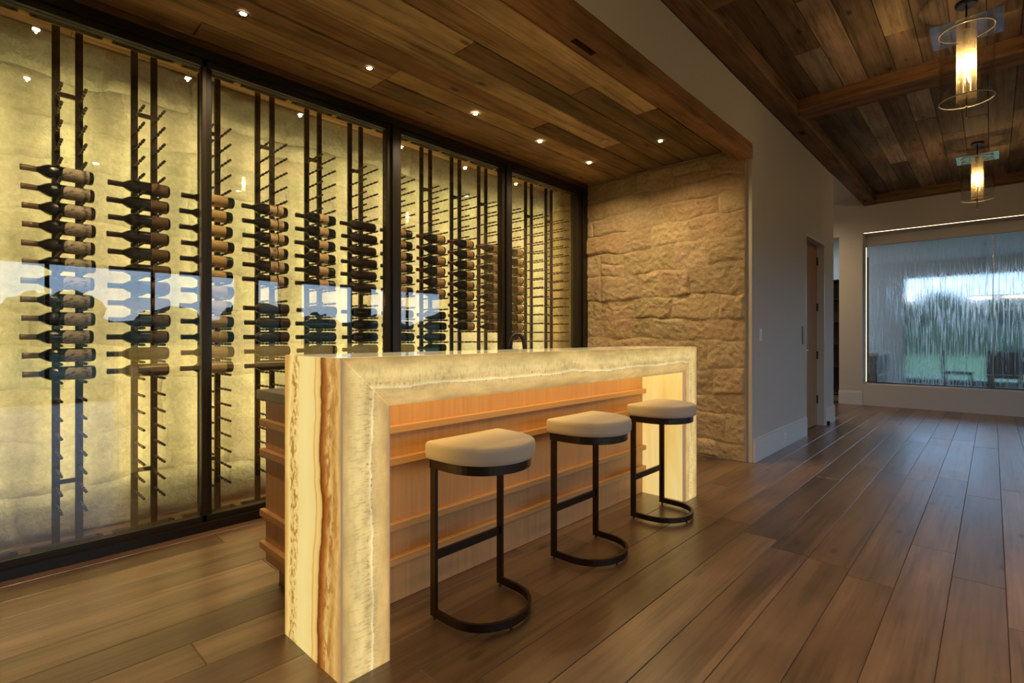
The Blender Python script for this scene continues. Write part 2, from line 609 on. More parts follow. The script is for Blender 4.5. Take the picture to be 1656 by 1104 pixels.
def wobble_bar(x0, y0, z0, x1, y1, z1, amp=0.006, step=0.12, axis=0, seed=0.0, chamfer=0.012):
    """hand-hewn timber: a chamfered box cut along its length and roughened"""
    a0, a1 = (x0, x1) if axis == 0 else (y0, y1)
    c0, c1 = (y0, y1) if axis == 0 else (x0, x1)
    n = max(2, int((a1 - a0) / step))
    sec = [(c0 + chamfer, z0), (c1 - chamfer, z0), (c1, z0 + chamfer), (c1, z1), (c0, z1), (c0, z0 + chamfer)]
    bm = B()
    rings = []
    for i in range(n + 1):
        t = a0 + (a1 - a0) * i / n
        ring = []
        for k, (c, z) in enumerate(sec):
            e = noise.noise(Vector((t * 1.7 + seed, k * 3.1, seed))) * amp + noise.noise(Vector((t * 7 + seed, k * 5.3, seed + 4))) * amp * .5
            e2 = noise.noise(Vector((t * 1.9 + seed + 9, k * 2.7, seed))) * amp
            inward = 1 if c < (c0 + c1) / 2 else -1
            cc = c + inward * abs(e)
            zz = z + (abs(e2) if z < z1 - 1e-6 else 0)
            ring.append(bm.verts.new((t, cc, zz) if axis == 0 else (cc, t, zz)))
        rings.append(ring)
    for a, b in zip(rings, rings[1:]):
        for k in range(6):
            bm.faces.new((a[k], b[k], b[(k + 1) % 6], a[(k + 1) % 6]))
    bm.faces.new(rings[0])
    bm.faces.new(rings[-1][::-1])
    bmesh.ops.recalc_face_normals(bm, faces=bm.faces[:])
    return bm


def cut(o, boxes):
    """carve box pockets out of a mesh object"""
    for b in boxes:
        cb = bx(*b)
        bmesh.ops.translate(cb, vec=-woff(o), verts=cb.verts[:])
        me = bpy.data.meshes.new('cutter')
        cb.to_mesh(me)
        cb.free()
        c = bpy.data.objects.new('cutter', me)
        C.objects.link(c)
        if o.parent:
            c.parent = o.parent
        md = o.modifiers.new('pocket', 'BOOLEAN')
        md.operation = 'DIFFERENCE'
        md.solver = 'EXACT'
        md.object = c
        bpy.context.view_layer.update()
        dg = bpy.context.evaluated_depsgraph_get()
        nm = bpy.data.meshes.new_from_object(o.evaluated_get(dg))
        o.modifiers.clear()
        o.data = nm
        bpy.data.objects.remove(c)


def struct(name, bm, mat, parent=None, color=None):
    o = obj(name, bm, mat, parent, color=color)
    if parent is None:
        o['kind'] = 'structure'
    return o


def hsv_jit(c, k=0.12):
    f = 1 + R.uniform(-k, k)
    return tuple(max(0.0, x * f * (1 + R.uniform(-.03, .03))) for x in c)


# ================================================================== THE SETTING
XL, XS, XF = -2.5, 4.9, 10.41          # left wall, stone side wall face, far wall face
YG, YB, YW, YN = 3.393, 3.93, 1.6, -4.9  # glass wall, stone back wall, white wall plane, window wall behind the camera
ZC, ZM = 2.90, 3.51                    # alcove ceiling, main ceiling

# ---- floor with its planks
fb = B()
box(fb, XL - .15, YN - .16, -0.06, XF + .47, YW, -0.018)
box(fb, XL - .15, YW, -0.06, XS + .22, YB + .16, -0.018)
box(fb, XS + .22, YW, -0.06, XF + .47, 4.65, -0.018)
floor = struct('floor', fb, 'dark_void')


def plank_bm(x0, y0, x1, y1, zt, th, ch, down=False):
    """board with chamfered long and short edges on its show face"""
    bm = B()
    g = 0.0006
    x0 += g; x1 -= g; y0 += g; y1 -= g
    if down:
        lo, hi, mid = zt + th, zt, zt + ch
    else:
        lo, hi, mid = zt - th, zt, zt - ch
    a = [bm.verts.new(p) for p in ((x0, y0, lo), (x1, y0, lo), (x1, y1, lo), (x0, y1, lo))]
    b = [bm.verts.new(p) for p in ((x0, y0, mid), (x1, y0, mid), (x1, y1, mid), (x0, y1, mid))]
    c = [bm.verts.new(p) for p in ((x0 + ch, y0 + ch, hi), (x1 - ch, y0 + ch, hi), (x1 - ch, y1 - ch, hi), (x0 + ch, y1 - ch, hi))]
    for q, s in ((a, b), (b, c)):
        for k in range(4):
            bm.faces.new((q[k], q[(k + 1) % 4], s[(k + 1) % 4], s[k]))
    bm.faces.new(c)
    bmesh.ops.recalc_face_normals(bm, faces=bm.faces[:])
    return bm


PW = 0.187
FLOOR_TONES = [(.235, .138, .080), (.285, .172, .103), (.19, .110, .064), (.33, .205, .126), (.155, .089, .053), (.25, .149, .087)]
rows = []
k0 = int(math.floor((-2.7 + .045) / PW))
for k in range(k0, 22):
    y0 = -.045 + k * PW
    rows.append((max(y0, -2.9), min(y0 + PW, YB - .002)))


def floor_row(x0, x1, y0, y1):
    if y1 - y0 < .01:
        return
    x = x0
    first = True
    while x < x1 - .02:
        L = R.uniform(1.5, 2.6)
        if first:
            L = R.uniform(.5, 2.2)
            first = False
        e = min(x + L, x1)
        if x1 - e < .35:
            e = x1
        obj('plank', plank_bm(x, y0, e, y1, R.uniform(-.0009, 0.0), .016, .0022), 'floor_oak', floor, color=hsv_jit(R.choice(FLOOR_TONES), .08))
        x = e


for (y0, y1) in rows:
    if y1 <= y0:
        continue
    if y1 <= YW + .001:
        floor_row(XL + .8, XF, y0, y1)
    else:
        floor_row(XL + .8, XS + .02, y0, y1)
        if y0 < YW:
            floor_row(XS + .02, XF, y0, YW)
        if y0 < 2.9:
            floor_row(8.2, XF, max(y0, YW), y1)
sf = B()
box(sf, XL, YN, -.017, XF, -2.9, -.0005)
box(sf, XL, -2.9, -.017, XL + .8, YB, -.0005)
box(sf, 6.76, YW, -.017, 7.66, YW + .6, -.0005)
o = obj('plank_field', sf, 'floor_oak', floor, color=(.28, .17, .09))
o['kind'] = 'stuff'

# ---- plain walls
wb = B()
box(wb, XL - .15, YN, -.018, XL, YB + .16, ZM)
wall_left = struct('wall_left', wb, 'white_paint')

wb = B()
box(wb, XS + .03, YW, 0, 6.755, YW + .17, ZM)
box(wb, 7.655, YW, 0, 8.19, YW + .17, ZM)
box(wb, 6.755, YW, 2.355, 7.655, YW + .17, ZM)
wall_right = struct('wall_right', wb, 'white_paint')
struct('trim_1', bx(XS + .016, YW + .002, 0, XS + .034, YW + .034, 2.78, .003), 'white_paint')

wb = B()
box(wb, XL, YW, 2.912, XS + .03, YW + .15, ZM)
wall_header = struct('wall_header', wb, 'white_paint')

# hall passage side
wb = B()
box(wb, 8.04, YW + .17, 0, 8.19, 4.6, ZM)
box(wb, 8.19, 4.5, 0, XF + 2.6, 4.65, ZM)
struct('wall_passage', wb, 'white_paint')

# far wall round the water wall
WY0, WY1, WZ0, WZ1, WX = -1.35, 1.61, 0.357, 2.912, 10.82
wb = B()
box(wb, XF, WY1, 0, WX + .06, 1.95, ZM)
box(wb, XF, WY0, 0, WX + .06, WY1, WZ0)
box(wb, XF, WY0, WZ1, WX + .06, WY1, ZM)
box(wb, XF, YN, 0, WX + .06, WY0, ZM)
box(wb, XF, 1.95, 2.895, WX + .06, 4.5, ZM)
wall_far = struct('wall_far', wb, 'white_paint')

# window wall behind the camera
wins = [(-2.1, 4.0), (4.38, 4.92), (5.35, 6.75), (7.2, 9.6)]
wb = B()
xs = XL
for a, b in wins:
    box(wb, xs, YN - .16, 0, a, YN, ZM)
    box(wb, a, YN - .16, 2.46, b, YN, ZM)
    xs = b
box(wb, xs, YN - .16, 0, WX + .06, YN, ZM)
struct('wall_behind', wb, 'white_paint')
for i, (a, b) in enumerate(wins):
    w = empty('window_%d' % (i + 2), (a, YN - .1, 0), kind='structure')
    fr = B()
    t = .05
    box(fr, a, YN - .12, 0, a + t, YN - .06, 2.46)
    box(fr, b - t, YN - .12, 0, b, YN - .06, 2.46)
    box(fr, a + t, YN - .12, 2.41, b - t, YN - .06, 2.46)
    box(fr, a + t, YN - .12, 0, b - t, YN - .06, .06)
    n = max(1, int(round((b - a) / 1.55)))
    for q in range(1, n):
        x = a + (b - a) * q / n
        box(fr, x - .03, YN - .12, .06, x + .03, YN - .06, 2.41)
    obj('window_frame', fr, 'black_metal', w)
    for q in range(n):
        p0 = a + (b - a) * q / n + (t if q == 0 else .03)
        p1 = a + (b - a) * (q + 1) / n - (t if q == n - 1 else .03)
        obj('pane', bx(p0, YN - .094, .06, p1, YN - .086, 2.41), 'window_glass', w)
    pd = bpy.data.lights.new('daylight_portal', 'AREA')
    pd.shape = 'RECTANGLE'
    pd.size = b - a
    pd.size_y = 2.4
    pd.cycles.is_portal = True
    po = bpy.data.objects.new('daylight_portal', pd)
    C.objects.link(po)
    po.parent = w
    po.location = ((b - a) / 2, -.05, 1.23)
    po.rotation_euler = (math.pi / 2, 0, 0)

# ---- ceilings
cb = B()
box(cb, XL - .15, YN - .16, ZM, WX + .06, 4.65, ZM + .1)
ceiling = struct('ceiling', cb, 'white_paint')

# main timber ceiling: planks in three bays between beams
MAIN_TONES = [(.19, .128, .082), (.23, .16, .105), (.155, .105, .068), (.28, .20, .135), (.21, .15, .10)]
GREYS = [(.44, .35, .27), (.48, .38, .29)]
ys = [1.405, 1.205, 1.01, .82, .617, .43, .232, .031, -.16, -.355, -.55, -.745, -.94, -1.135]
BEAMX = [(XL, XL + .2), (.9, 1.2), (3.19, 3.49), (5.60, 5.90), (10.2, XF)]
bays = [(-2.3, .9), (1.2, 3.19), (3.49, 5.60), (5.90, 10.2)]
force = {  # visible board joints: bay, row -> list of (x_end, tone)
    (3, 2): [(8.55, GREYS[0]), (10.2, MAIN_TONES[0])],
    (3, 3): [(8.2, MAIN_TONES[0]), (10.2, MAIN_TONES[3])],
    (3, 4): [(7.05, GREYS[0]), (10.2, MAIN_TONES[1])],
    (3, 0): [(10.2, MAIN_TONES[2])],
    (3, 1): [(7.6, (.17, .14, .11)), (10.2, MAIN_TONES[1])],
    (2, 0): [(5.6, MAIN_TONES[2])],
    (2, 1): [(4.72, MAIN_TONES[2]), (5.6, (.30, .24, .185))],
    (2, 2): [(3.98, MAIN_TONES[2]), (5.6, (.46, .34, .24))],
    (2, 3): [(5.6, MAIN_TONES[1])],
    (2, 4): [(4.9, (.40, .29, .19)), (5.6, MAIN_TONES[3])],
    (2, 5): [(5.6, (.33, .24, .165))],
}
for bi, (xa, xb) in enumerate(bays):
    for r in range(len(ys) - 1):
        y1, y0 = ys[r], ys[r + 1]
        segs = force.get((bi, r))
        if not segs:
            segs = []
            x = xa
            while x < xb - .01:
                e = min(xb, x + R.uniform(.9, 2.6))
                if xb - e < .4:
                    e = xb
                segs.append((e, R.choice(MAIN_TONES)))
                x = e
        x = xa
        for e, tone in segs:
            obj('plank', plank_bm(x, y0 + .0015, e, y1 - .0015, 3.488 + R.uniform(-.003, .003), .02, .003, down=True), 'old_plank', ceiling, color=hsv_jit(tone, .06))
            x = e


def beam(name, args, mat, color, label=None, seed=0.0, pockets=(), parent=None, **kw):
    o = obj(name, wobble_bar(*args, seed=seed, **kw), mat, parent, color=color)
    if pockets:
        cut(o, pockets)
    return o


BR = (.205, .118, .060)
o = beam('edge_beam', (XL, 1.395, 3.368, XF - .002, 1.598, 3.508), 'old_beam', BR, seed=1.1,
         pockets=[(6.15, 1.49, 3.3, 6.30, 1.545, 3.41), (9.95, 1.49, 3.3, 10.10, 1.545, 3.41)])
tag(o, 'long reclaimed timber edge beam where the plank ceiling meets the white wall', 'beam', 'ceiling beams')
o = beam('edge_beam', (XL, -1.335, 3.368, XF - .002, -1.135, 3.508), 'old_beam', BR, seed=5.3)
tag(o, 'long reclaimed timber edge beam on the window side of the plank ceiling', 'beam', 'ceiling beams')
CB = (.24, .128, .060)
names = ['timber cross beam overhead behind the camera end of the ceiling', 'timber cross beam overhead, nearest one above the stools side',
         'timber cross beam at the top edge of the view before the nearer pendant',
         'timber cross beam spanning the ceiling between the two pendant lamps', 'timber cross beam against the far wall above the water wall']
for i, (a, b) in enumerate(BEAMX):
    pk = [(5.70, .98, 3.3, 5.74, 1.09, 3.42)] if i == 3 else ()
    o = beam('cross_beam', (a, -1.133, 3.37, b - .002, 1.393, 3.508), 'old_beam_cross', hsv_jit(CB, .08), seed=7.7 + i * 3.3, axis=1, pockets=pk)
    tag(o, names[i], 'beam', 'ceiling beams')

# alcove plank ceiling
cb = B()
box(cb, XL, 1.752, ZC + .022, XS + .25, YB + .1, ZC + .06)
alc = struct('ceiling_alcove', cb, 'dark_void')
AT = [(.41, .25, .118), (.48, .30, .145), (.35, .21, .098), (.44, .265, .122)]
LT = (.66, .46, .25)
LT2 = (.58, .395, .205)
DK = (.20, .125, .06)
ay = [1.752, 1.862, 2.045, 2.241, 2.435, 2.64, 2.83, 3.015, 3.205, 3.39, 3.66, YB]
aforce = {
    1: [(.3, AT[0]), (3.612, LT), (XS, DK)],
    2: [(1.2, LT2), (3.0, AT[1]), (XS, DK)],
    3: [(2.065, LT), (XS, DK)],
    4: [(1.0, AT[2]), (4.035, LT2), (XS, DK)],
    5: [(.6, AT[1]), (3.262, AT[3]), (XS, (.22, .135, .065))],
    6: [(1.95, AT[0]), (4.3, AT[1]), (XS, AT[2])],
    7: [(1.95, AT[1]), (3.9, (.36, .23, .12)), (XS, AT[0])],
    8: [(.9, AT[0]), (2.6, AT[2]), (XS, AT[0])],
}
for r in range(len(ay) - 1):
    segs = aforce.get(r)
    if not segs:
        segs = [(R.uniform(0, 1.2), R.choice(AT)), (R.uniform(2.2, 3.2), R.choice(AT)), (XS, R.choice(AT))]
    x = XL
    e_end = XS + (.0 if ay[r] < 3.39 else .0)
    for e, tone in segs:
        obj('plank', plank_bm(x, ay[r] + .002, e - .001, ay[r + 1] - .002, ZC + R.uniform(-.004, .004), .02, .004, down=True), 'old_plank', alc, color=hsv_jit(tone, .06))
        x = e
o = beam('header_beam', (XL, 1.592, 2.782, XS - .005, 1.742, 2.911), 'old_beam', (.33, .17, .072), seed=21.0,
         pockets=[(2.28, 1.66, 2.70, 2.48, 1.70, 2.83)])
tag(o, 'reclaimed timber header beam along the edge of the bar alcove ceiling', 'beam')


# ---- stone walls
def stone_bm(w, h, depth, seed, axis, org, step=0.03):
    """one rough limestone block: face grid pushed out, edges sinking into the joint; org is its lower corner"""
    nx, nz = max(4, int(w / step)), max(4, int(h / step))
    bm = B()
    grid = []
    off = Vector((seed, seed * .37, seed * .71))
    for j in range(nz + 1):
        row = []
        for i in range(nx + 1):
            a, b = i / nx, j / nz
            u, v = a * w, b * h
            P = Vector((org[0] + (u if axis == 'x' else 0), org[1] + (u if axis == 'y' else 0), org[2] + v))
            ed = min(u, w - u, v, h - v)
            rw = .020 + .03 * abs(noise.noise(P * 3.1 + Vector((5, 1, 2))))
            rim = min(1.0, ed / rw)
            rim = rim * rim * (3 - 2 * rim)
            low = noise.noise(P * 5.5 + off)
            ridge = 1 - abs(noise.noise(P * 11 + off * 1.3)) * 2
            chip = noise.noise(P * 27 + off)
            d = depth * (.8 + .45 * low) + .008 * ridge * ridge + .008 * chip + .007 * noise.noise(P * 46 + off)
            d += .35 * depth * (math.sin(seed) * (a - .5) * 2 + math.cos(seed * 1.7) * (b - .5) * 2)
            joint = .004 + .012 * max(0.0, noise.noise(P * 2.3 + Vector((9, 4, 7)))) + .004 * chip
            d = max(.004, d) * rim + joint * (1 - rim)
            jx = noise.noise(P * 4.3 + Vector((3.3, 0, 0))) * .040 + noise.noise(P * 13 + Vector((1.3, 0, 0))) * .012
            jz = noise.noise(P * 4.3 + Vector((0, 7.7, 0))) * .030 + noise.noise(P * 1.9 + Vector((0, 1.7, 3))) * .055 + noise.noise(P * 13 + Vector((0, 2.7, 0))) * .012
            if axis == 'y':
                fade = min(1.0, max(0.0, (P.y - (YW + .06)) / .08))
                jx *= fade
            fz = min(1.0, max(0.0, P.z / .1), max(0.0, (ZC - P.z) / .1))
            jz *= fz
            if axis == 'x':
                co = (P.x + jx, P.y - d, P.z + jz)
            else:
                co = (P.x - d, P.y + jx, P.z + jz)
            row.append(bm.verts.new(co))
        grid.append(row)
    for j in range(nz):
        for i in range(nx):
            bm.faces.new((grid[j][i], grid[j][i + 1], grid[j + 1][i + 1], grid[j + 1][i]))
    bmesh.ops.recalc_face_normals(bm, faces=bm.faces[:])
    n = sum((f.normal for f in bm.faces), Vector())
    if (axis == 'x' and n.y > 0) or (axis == 'y' and n.x > 0):
        bmesh.ops.reverse_faces(bm, faces=bm.faces[:])
    return bm


def stone_wall(parent, axis, a0, a1, z0, z1, plane, rows, wmin, wmax, tones, depth, step):
    z = z0
    hs = []
    while z < z1 - .01:
        h = R.uniform(*rows)
        if z1 - (z + h) < rows[0] * .6:
            h = z1 - z
        hs.append((z, h))
        z += h
    for (z, h) in hs:
        a = a0
        first = True
        while a < a1 - .01:
            w = R.uniform(wmin, wmax) * (.6 if first and R.random() < .5 else 1)
            first = False
            if a1 - (a + w) < wmin * .6:
                w = a1 - a
            if h > .20 and R.random() < .33 and w < .5:
                hh = h * R.uniform(.4, .6)
                parts = [(z, hh), (z + hh, h - hh)]
            else:
                parts = [(z, h)]
            for (zz, hh) in parts:
                org = (a, plane, zz) if axis == 'x' else (plane, a, zz)
                obj('stone', stone_bm(w, hh, R.uniform(*depth), R.uniform(0, 50), axis, org, step), 'limestone', parent, smooth=True, color=hsv_jit(R.choice(tones), .06))
            a += w


ST = [(.62, .46, .27), (.57, .42, .24), (.66, .50, .30), (.54, .40, .235)]
sw = struct('wall_stone_side', bx(XS, YW + .056, -.018, XS + .22, YB + .16, ZC + .02), 'stone_mortar')
stone_wall(sw, 'y', YW + .06, YB - .02, 0.012, ZC - .01, XS, (.16, .29), .24, .62, ST, (.008, .022), .0140)
bwl = struct('wall_stone_back', bx(XL, YB, -.018, XS, YB + .16, ZC + .02), 'stone_mortar')
SB = [(.70, .63, .50), (.66, .59, .46), (.73, .66, .53)]
stone_wall(bwl, 'x', -1.6, XS - .02, 0.012, ZC - .01, YB, (.20, .34), .35, .8, SB, (.010, .028), .030)

# ---- skirting boards, door, switch
def skirting(name, x0, x1, y, h=.226, d=.018):
    bm = B()
    box(bm, x0, y - d, 0, x1, y, h - .02)
    box(bm, x0, y - d * .6, h - .02, x1, y, h)
    return struct(name, bm, 'trim_paint')


skirting('baseboard_right', XS + .03, 6.745, YW)
skirting('baseboard_jamb', 7.665, 8.195, YW)
bm = B()
box(bm, XF - .018, WY1 + .0, 0, XF, 1.955, .206)
box(bm, XF - .011, WY1 + .0, .206, XF, 1.955, .226)
struct('baseboard_far', bm, 'trim_paint')

d1 = empty('door_1', (7.2, YW + .08, 0), kind='structure')
fr = B()
box(fr, 6.745, YW - .004, 0, 6.772, YW + .172, 2.37)
box(fr, 7.638, YW - .004, 0, 7.665, YW + .172, 2.37)
box(fr, 6.772, YW - .004, 2.345, 7.638, YW + .172, 2.37)
obj('door_frame', fr, 'trim_paint', d1)
leaf = obj('door_leaf', bx(6.776, YW + .080, .008, 7.634, YW + .122, 2.341, .002), 'door_oak', d1, color=(.42, .25, .125))
for zz in (2.14, 1.54, .915, .34):
    bm = B()
    box(bm, 7.612, YW + .073, zz - .05, 7.636, YW + .0795, zz + .05)
    lathe(bm, [(.008, zz - .052), (.008, zz + .052)], 10, 'z', (7.630, YW + .072, 0))
    obj('hinge', bm, 'black_metal', d1)
bm = B()
lathe(bm, [(.026, -.01), (.026, 0)], 18, 'y', (6.84, YW + .0795, .99))
lathe(bm, [(.009, -.05), (.009, -.01)], 12, 'y', (6.84, YW + .0795, .99))
tube(bm, [(6.84, YW + .031, .99), (6.90, YW + .030, .99), (6.96, YW + .031, .988)], .009)
obj('handle', bm, 'chrome', d1, smooth=True)


def plate(name, label, cat, x, z, w, h, mat, rocker=True):
    e = empty(name, (x, YW, z), label, cat)
    obj('cover_plate', bx(x - w / 2, YW - .006, z - h / 2, x + w / 2, YW - .0002, z + h / 2, .002), mat, e)
    if rocker:
        obj('rocker', bx(x - w * .24, YW - .011, z - h * .28, x + w * .24, YW - .006, z + h * .28, .002), mat, e)
    return e


plate('light_switch', 'white rocker light switch on the white wall beside the stone corner', 'light switch', 5.13, 1.173, .072, .118, 'switch_plastic')
plate('door_keypad', 'slim dark wall keypad mounted just left of the oak door', 'keypad', 6.62, 1.172, .075, .205, 'black_metal', rocker=False)
e = empty('power_outlet', (5.85, YW - .018, .09), 'white power outlet set into the white skirting board', 'power outlet')
obj('cover_plate', bx(5.81, YW - .0235, .055, 5.89, YW - .0182, .155, .002), 'switch_plastic', e)
obj('socket', bx(5.832, YW - .0255, .075, 5.868, YW - .0235, .100), 'trim_paint', e)
obj('socket', bx(5.832, YW - .0255, .112, 5.868, YW - .0235, .137), 'trim_paint', e)
ds = empty('door_stop', (7.74, YW - .03, 0), 'small black door stop on the floor by the door jamb', 'door stop')
obj('post', bx(7.72, YW - .05, 0, 7.765, YW - .02, .05, .006), 'black_metal', ds)
obj('rubber_pad', bx(7.712, YW - .047, .018, 7.7199, YW - .023, .044, .002), 'dark_void', ds)

# ---- glass wall with its frame
gw = empty('window_1', (0, YG, 0), kind='structure')
obj('header_rail', bx(XL, YG, 2.80, XS - .002, YG + .13, 2.853), 'black_metal', gw)
obj('sash_rail', bx(XL, YG + .028, 2.762, 4.72, YG + .085, 2.7995), 'bronze_metal', gw)
obj('track_rail', bx(XL, YG + .092, 2.775, 4.72, YG + .120, 2.7995), 'bronze_metal', gw)
obj('sill_rail', bx(XL, YG, .0005, XS - .002, YG + .13, .05), 'black_metal', gw)
obj('sash_rail', bx(XL, YG + .028, .0505, 4.72, YG + .085, .086), 'bronze_metal', gw)
for (a, b, w0, w1) in ((.958, .984, .028, .085), (.988, 1.016, .05, .12), (2.230, 2.262, .02, .09), (2.266, 2.320, 0, .13), (2.324, 2.356, .02, .09),
                       (3.505, 3.540, .02, .09), (3.544, 3.600, 0, .13), (3.604, 3.640, .02, .09), (4.722, 4.80, .02, .12), (4.804, 4.895, 0, .13)):
    obj('mullion', bx(a, YG + w0, .0505, b, YG + w1, 2.7995, .002), 'bronze_metal' if w0 == .02 or w0 == .028 else 'black_metal', gw)
for (a, b) in ((XL + .02, .956), (1.018, 2.228), (2.358, 3.503), (3.642, 4.72)):
    obj('pane', bx(a, YG + .052, .086, b, YG + .062, 2.762), 'wall_glass', gw)
struct('trim_2', bx(XL, YG + .002, 2.8535, XS - .004, YG + .10, ZC - .004), 'old_plank', color=(.20, .10, .045))

# ================================================================== BAR
BX0, BX1, BY0, BY1, BZ = 0.845, 3.618, 1.563, 2.0, 1.081
LEG, BEAMH = 0.185, 0.175


def uvface(bm, pts, uvs):
    uvl = bm.loops.layers.uv.get('UVMap') or bm.loops.layers.uv.new('UVMap')
    f = bm.faces.new([bm.verts.new(p) for p in pts])
    for l, u in zip(f.loops, uvs):
        l[uvl].uv = u
    return f


def slab(front_pts, uvs, thick, n):
    """flat panel from a polygon, extruded backwards by `thick` along -n"""
    bm = B()
    uvl = bm.loops.layers.uv.new('UVMap')
    n = Vector(n)
    fr_ = [bm.verts.new(p) for p in front_pts]
    bk = [bm.verts.new(Vector(p) - n * thick) for p in front_pts]
    f = bm.faces.new(fr_)
    for l, u in zip(f.loops, uvs):
        l[uvl].uv = u
    g = bm.faces.new(bk[::-1])
    for l, u in zip(g.loops, uvs[::-1]):
        l[uvl].uv = u
    k = len(fr_)
    for i in range(k):
        j = (i + 1) % k
        s = bm.faces.new((fr_[i], bk[i], bk[j], fr_[j]))
        for l, u in zip(s.loops, (uvs[i], uvs[i], uvs[j], uvs[j])):
            l[uvl].uv = u
    bmesh.ops.recalc_face_normals(bm, faces=bm.faces[:])
    return bm


bar = empty('onyx_bar', ((BX0 + BX1) / 2, (BY0 + BY1) / 2, 0), 'long waterfall bar of glowing backlit onyx in front of the wine wall', 'bar counter')
T = 0.02
g = 0.0015
y = BY0
# front fascia, mitred: left leg, beam, right leg
zi = BZ - BEAMH
obj('front_leg_panel', slab([(BX0 + g, y, 0.001), (BX0 + LEG - g, y, 0.001), (BX0 + LEG - g, y, zi - g), (BX0 + g, y, BZ - g)],
                            [(0, 0), (0, 1), (zi, 1), (BZ, 0)], T, (0, -1, 0)), 'onyx_cream', bar)
obj('front_beam_panel', slab([(BX0 + g, y, BZ), (BX0 + LEG, y, zi), (BX1 - LEG, y, zi), (BX1 - g, y, BZ)],
                             [(BZ, 0), (BZ + LEG, 1), (BZ + BX1 - BX0 - LEG, 1), (BZ + BX1 - BX0, 0)], T, (0, -1, 0)), 'onyx_cream', bar)
obj('front_leg_panel', slab([(BX1 - LEG + g, y, 0.001), (BX1 - g, y, 0.001), (BX1 - g, y, BZ - g), (BX1 - LEG + g, y, zi - g)],
                            [(6, 1), (6, 0), (6 - BZ, 0), (6 - zi, 1)], T, (0, -1, 0)), 'onyx_cream', bar)
# ends
obj('end_panel', slab([(BX0, BY0 + g, 0.001), (BX0, BY0 + g, BZ - g), (BX0, BY1, BZ - g), (BX0, BY1, 0.001)],
                      [(0, 0), (BZ, 0), (BZ, 1), (0, 1)], T, (-1, 0, 0)), 'onyx_amber', bar)
obj('end_panel', slab([(BX1, BY0 + g, 0.001), (BX1, BY1, 0.001), (BX1, BY1, BZ - g), (BX1, BY0 + g, BZ - g)],
                      [(3, 0), (3, 1), (3 + BZ, 1), (3 + BZ, 0)], T, (1, 0, 0)), 'onyx_amber', bar)
# top, underside, inner legs
obj('top_panel', bx(BX0 + g, BY0 + g, BZ - T, BX1 - g, BY1 - g, BZ, .0015), 'onyx_top', bar)
obj('underside_panel', bx(BX0 + LEG, BY0 + T, zi, BX1 - LEG, 1.893, zi + T), 'onyx_underside_boost', bar)
obj('inner_leg_panel', bx(BX0 + LEG - T, BY0 + T, 0.001, BX0 + LEG, 1.90, zi - .001), 'onyx_inner', bar)
obj('inner_leg_panel', bx(BX1 - LEG, BY0 + T, 0.001, BX1 - LEG + T, 1.90, zi - .001), 'onyx_inner', bar)
for (a_, b_, c_, d_, e_) in ((BX0 - .0006, BX0 + .0050, BY0 - .0006, BY0 + .0050, BZ), (BX1 - .0050, BX1 + .0006, BY0 - .0006, BY0 + .0050, BZ),
                             (BX0 + LEG - .0035, BX0 + LEG + .0006, BY0 - .0006, BY0 + .0208, zi), (BX1 - LEG - .0006, BX1 - LEG + .0035, BY0 - .0006, BY0 + .0208, zi)):
    obj('corner_joint', bx(a_, c_, .001, b_, d_, e_ - .0005), 'onyx_edge', bar)
obj('back_panel', bx(BX0 + T, BY1 - T, .92, BX1 - T, BY1, BZ - T), 'onyx_inner', bar)

# wood cabinet behind and under the onyx
OAK = (.72, .385, .155)
OAK2 = (.64, .345, .145)
CX0, CX1, CY0, CY1 = .955, 3.53, 1.893, 2.47
cab = empty('bar_cabinet', ((CX0 + CX1) / 2, 2.2, 0), 'light oak bar cabinet with horizontal rails standing behind the onyx', 'cabinet')
obj('front_panel', bx(BX0 + LEG + .001, CY0, 0.001, BX1 - LEG - .001, CY0 + .02, zi - .001), 'light_oak_upright', cab, color=OAK)
obj('end_panel', bx(CX0, 2.002, .11, CX0 + .02, CY1, .862), 'light_oak_upright', cab, color=OAK2)
obj('end_panel', bx(CX1 - .02, 2.002, .11, CX1, CY1, .862), 'light_oak_upright', cab, color=OAK2)
nb = 4
for i in range(nb):
    a = CX0 + .022 + (CX1 - CX0 - .044) * i / nb
    b = CX0 + .022 + (CX1 - CX0 - .044) * (i + 1) / nb
    dr = obj('door', bx(a + .002, CY1 - .02, .115, b - .002, CY1, .86, .002), 'light_oak_upright', cab, color=hsv_jit(OAK2, .05))
    obj('handle', bx((a + b) / 2 - .06, CY1 + .0005, .80, (a + b) / 2 + .06, CY1 + .018, .812, .002), 'bronze_metal', dr)
obj('carcass', bx(CX0 + .02, 2.003, .112, CX1 - .02, CY1 - .0205, .862), 'light_oak_flat', cab, color=OAK2)
obj('toe_kick', bx(1.0, 2.01, 0.001, CX1 - .03, 2.43, .11), 'light_oak_flat', cab, color=(.30, .18, .09))
for (z0, z1) in ((.738, .772), (.601, .635), (.321, .355), (.172, .206)):
    bm = B()
    v, _ = box(bm, BX0 + LEG + .002, CY0 - .033, z0, BX1 - LEG - .002, CY0 - .0005, z1)
    obj('rail', bevel(bm, .003), 'light_oak_flat', cab, color=OAK)
    bm = B()
    box(bm, CX0 - .025, 2.003, z0, CX0 - .0005, CY1 + .012, z1)
    obj('rail', bevel(bm, .003), 'light_oak_flat', cab, color=OAK2)
obj('countertop', bx(.925, 2.003, .863, CX1 + .02, 2.505, .905, .003), 'counter_stone', cab)

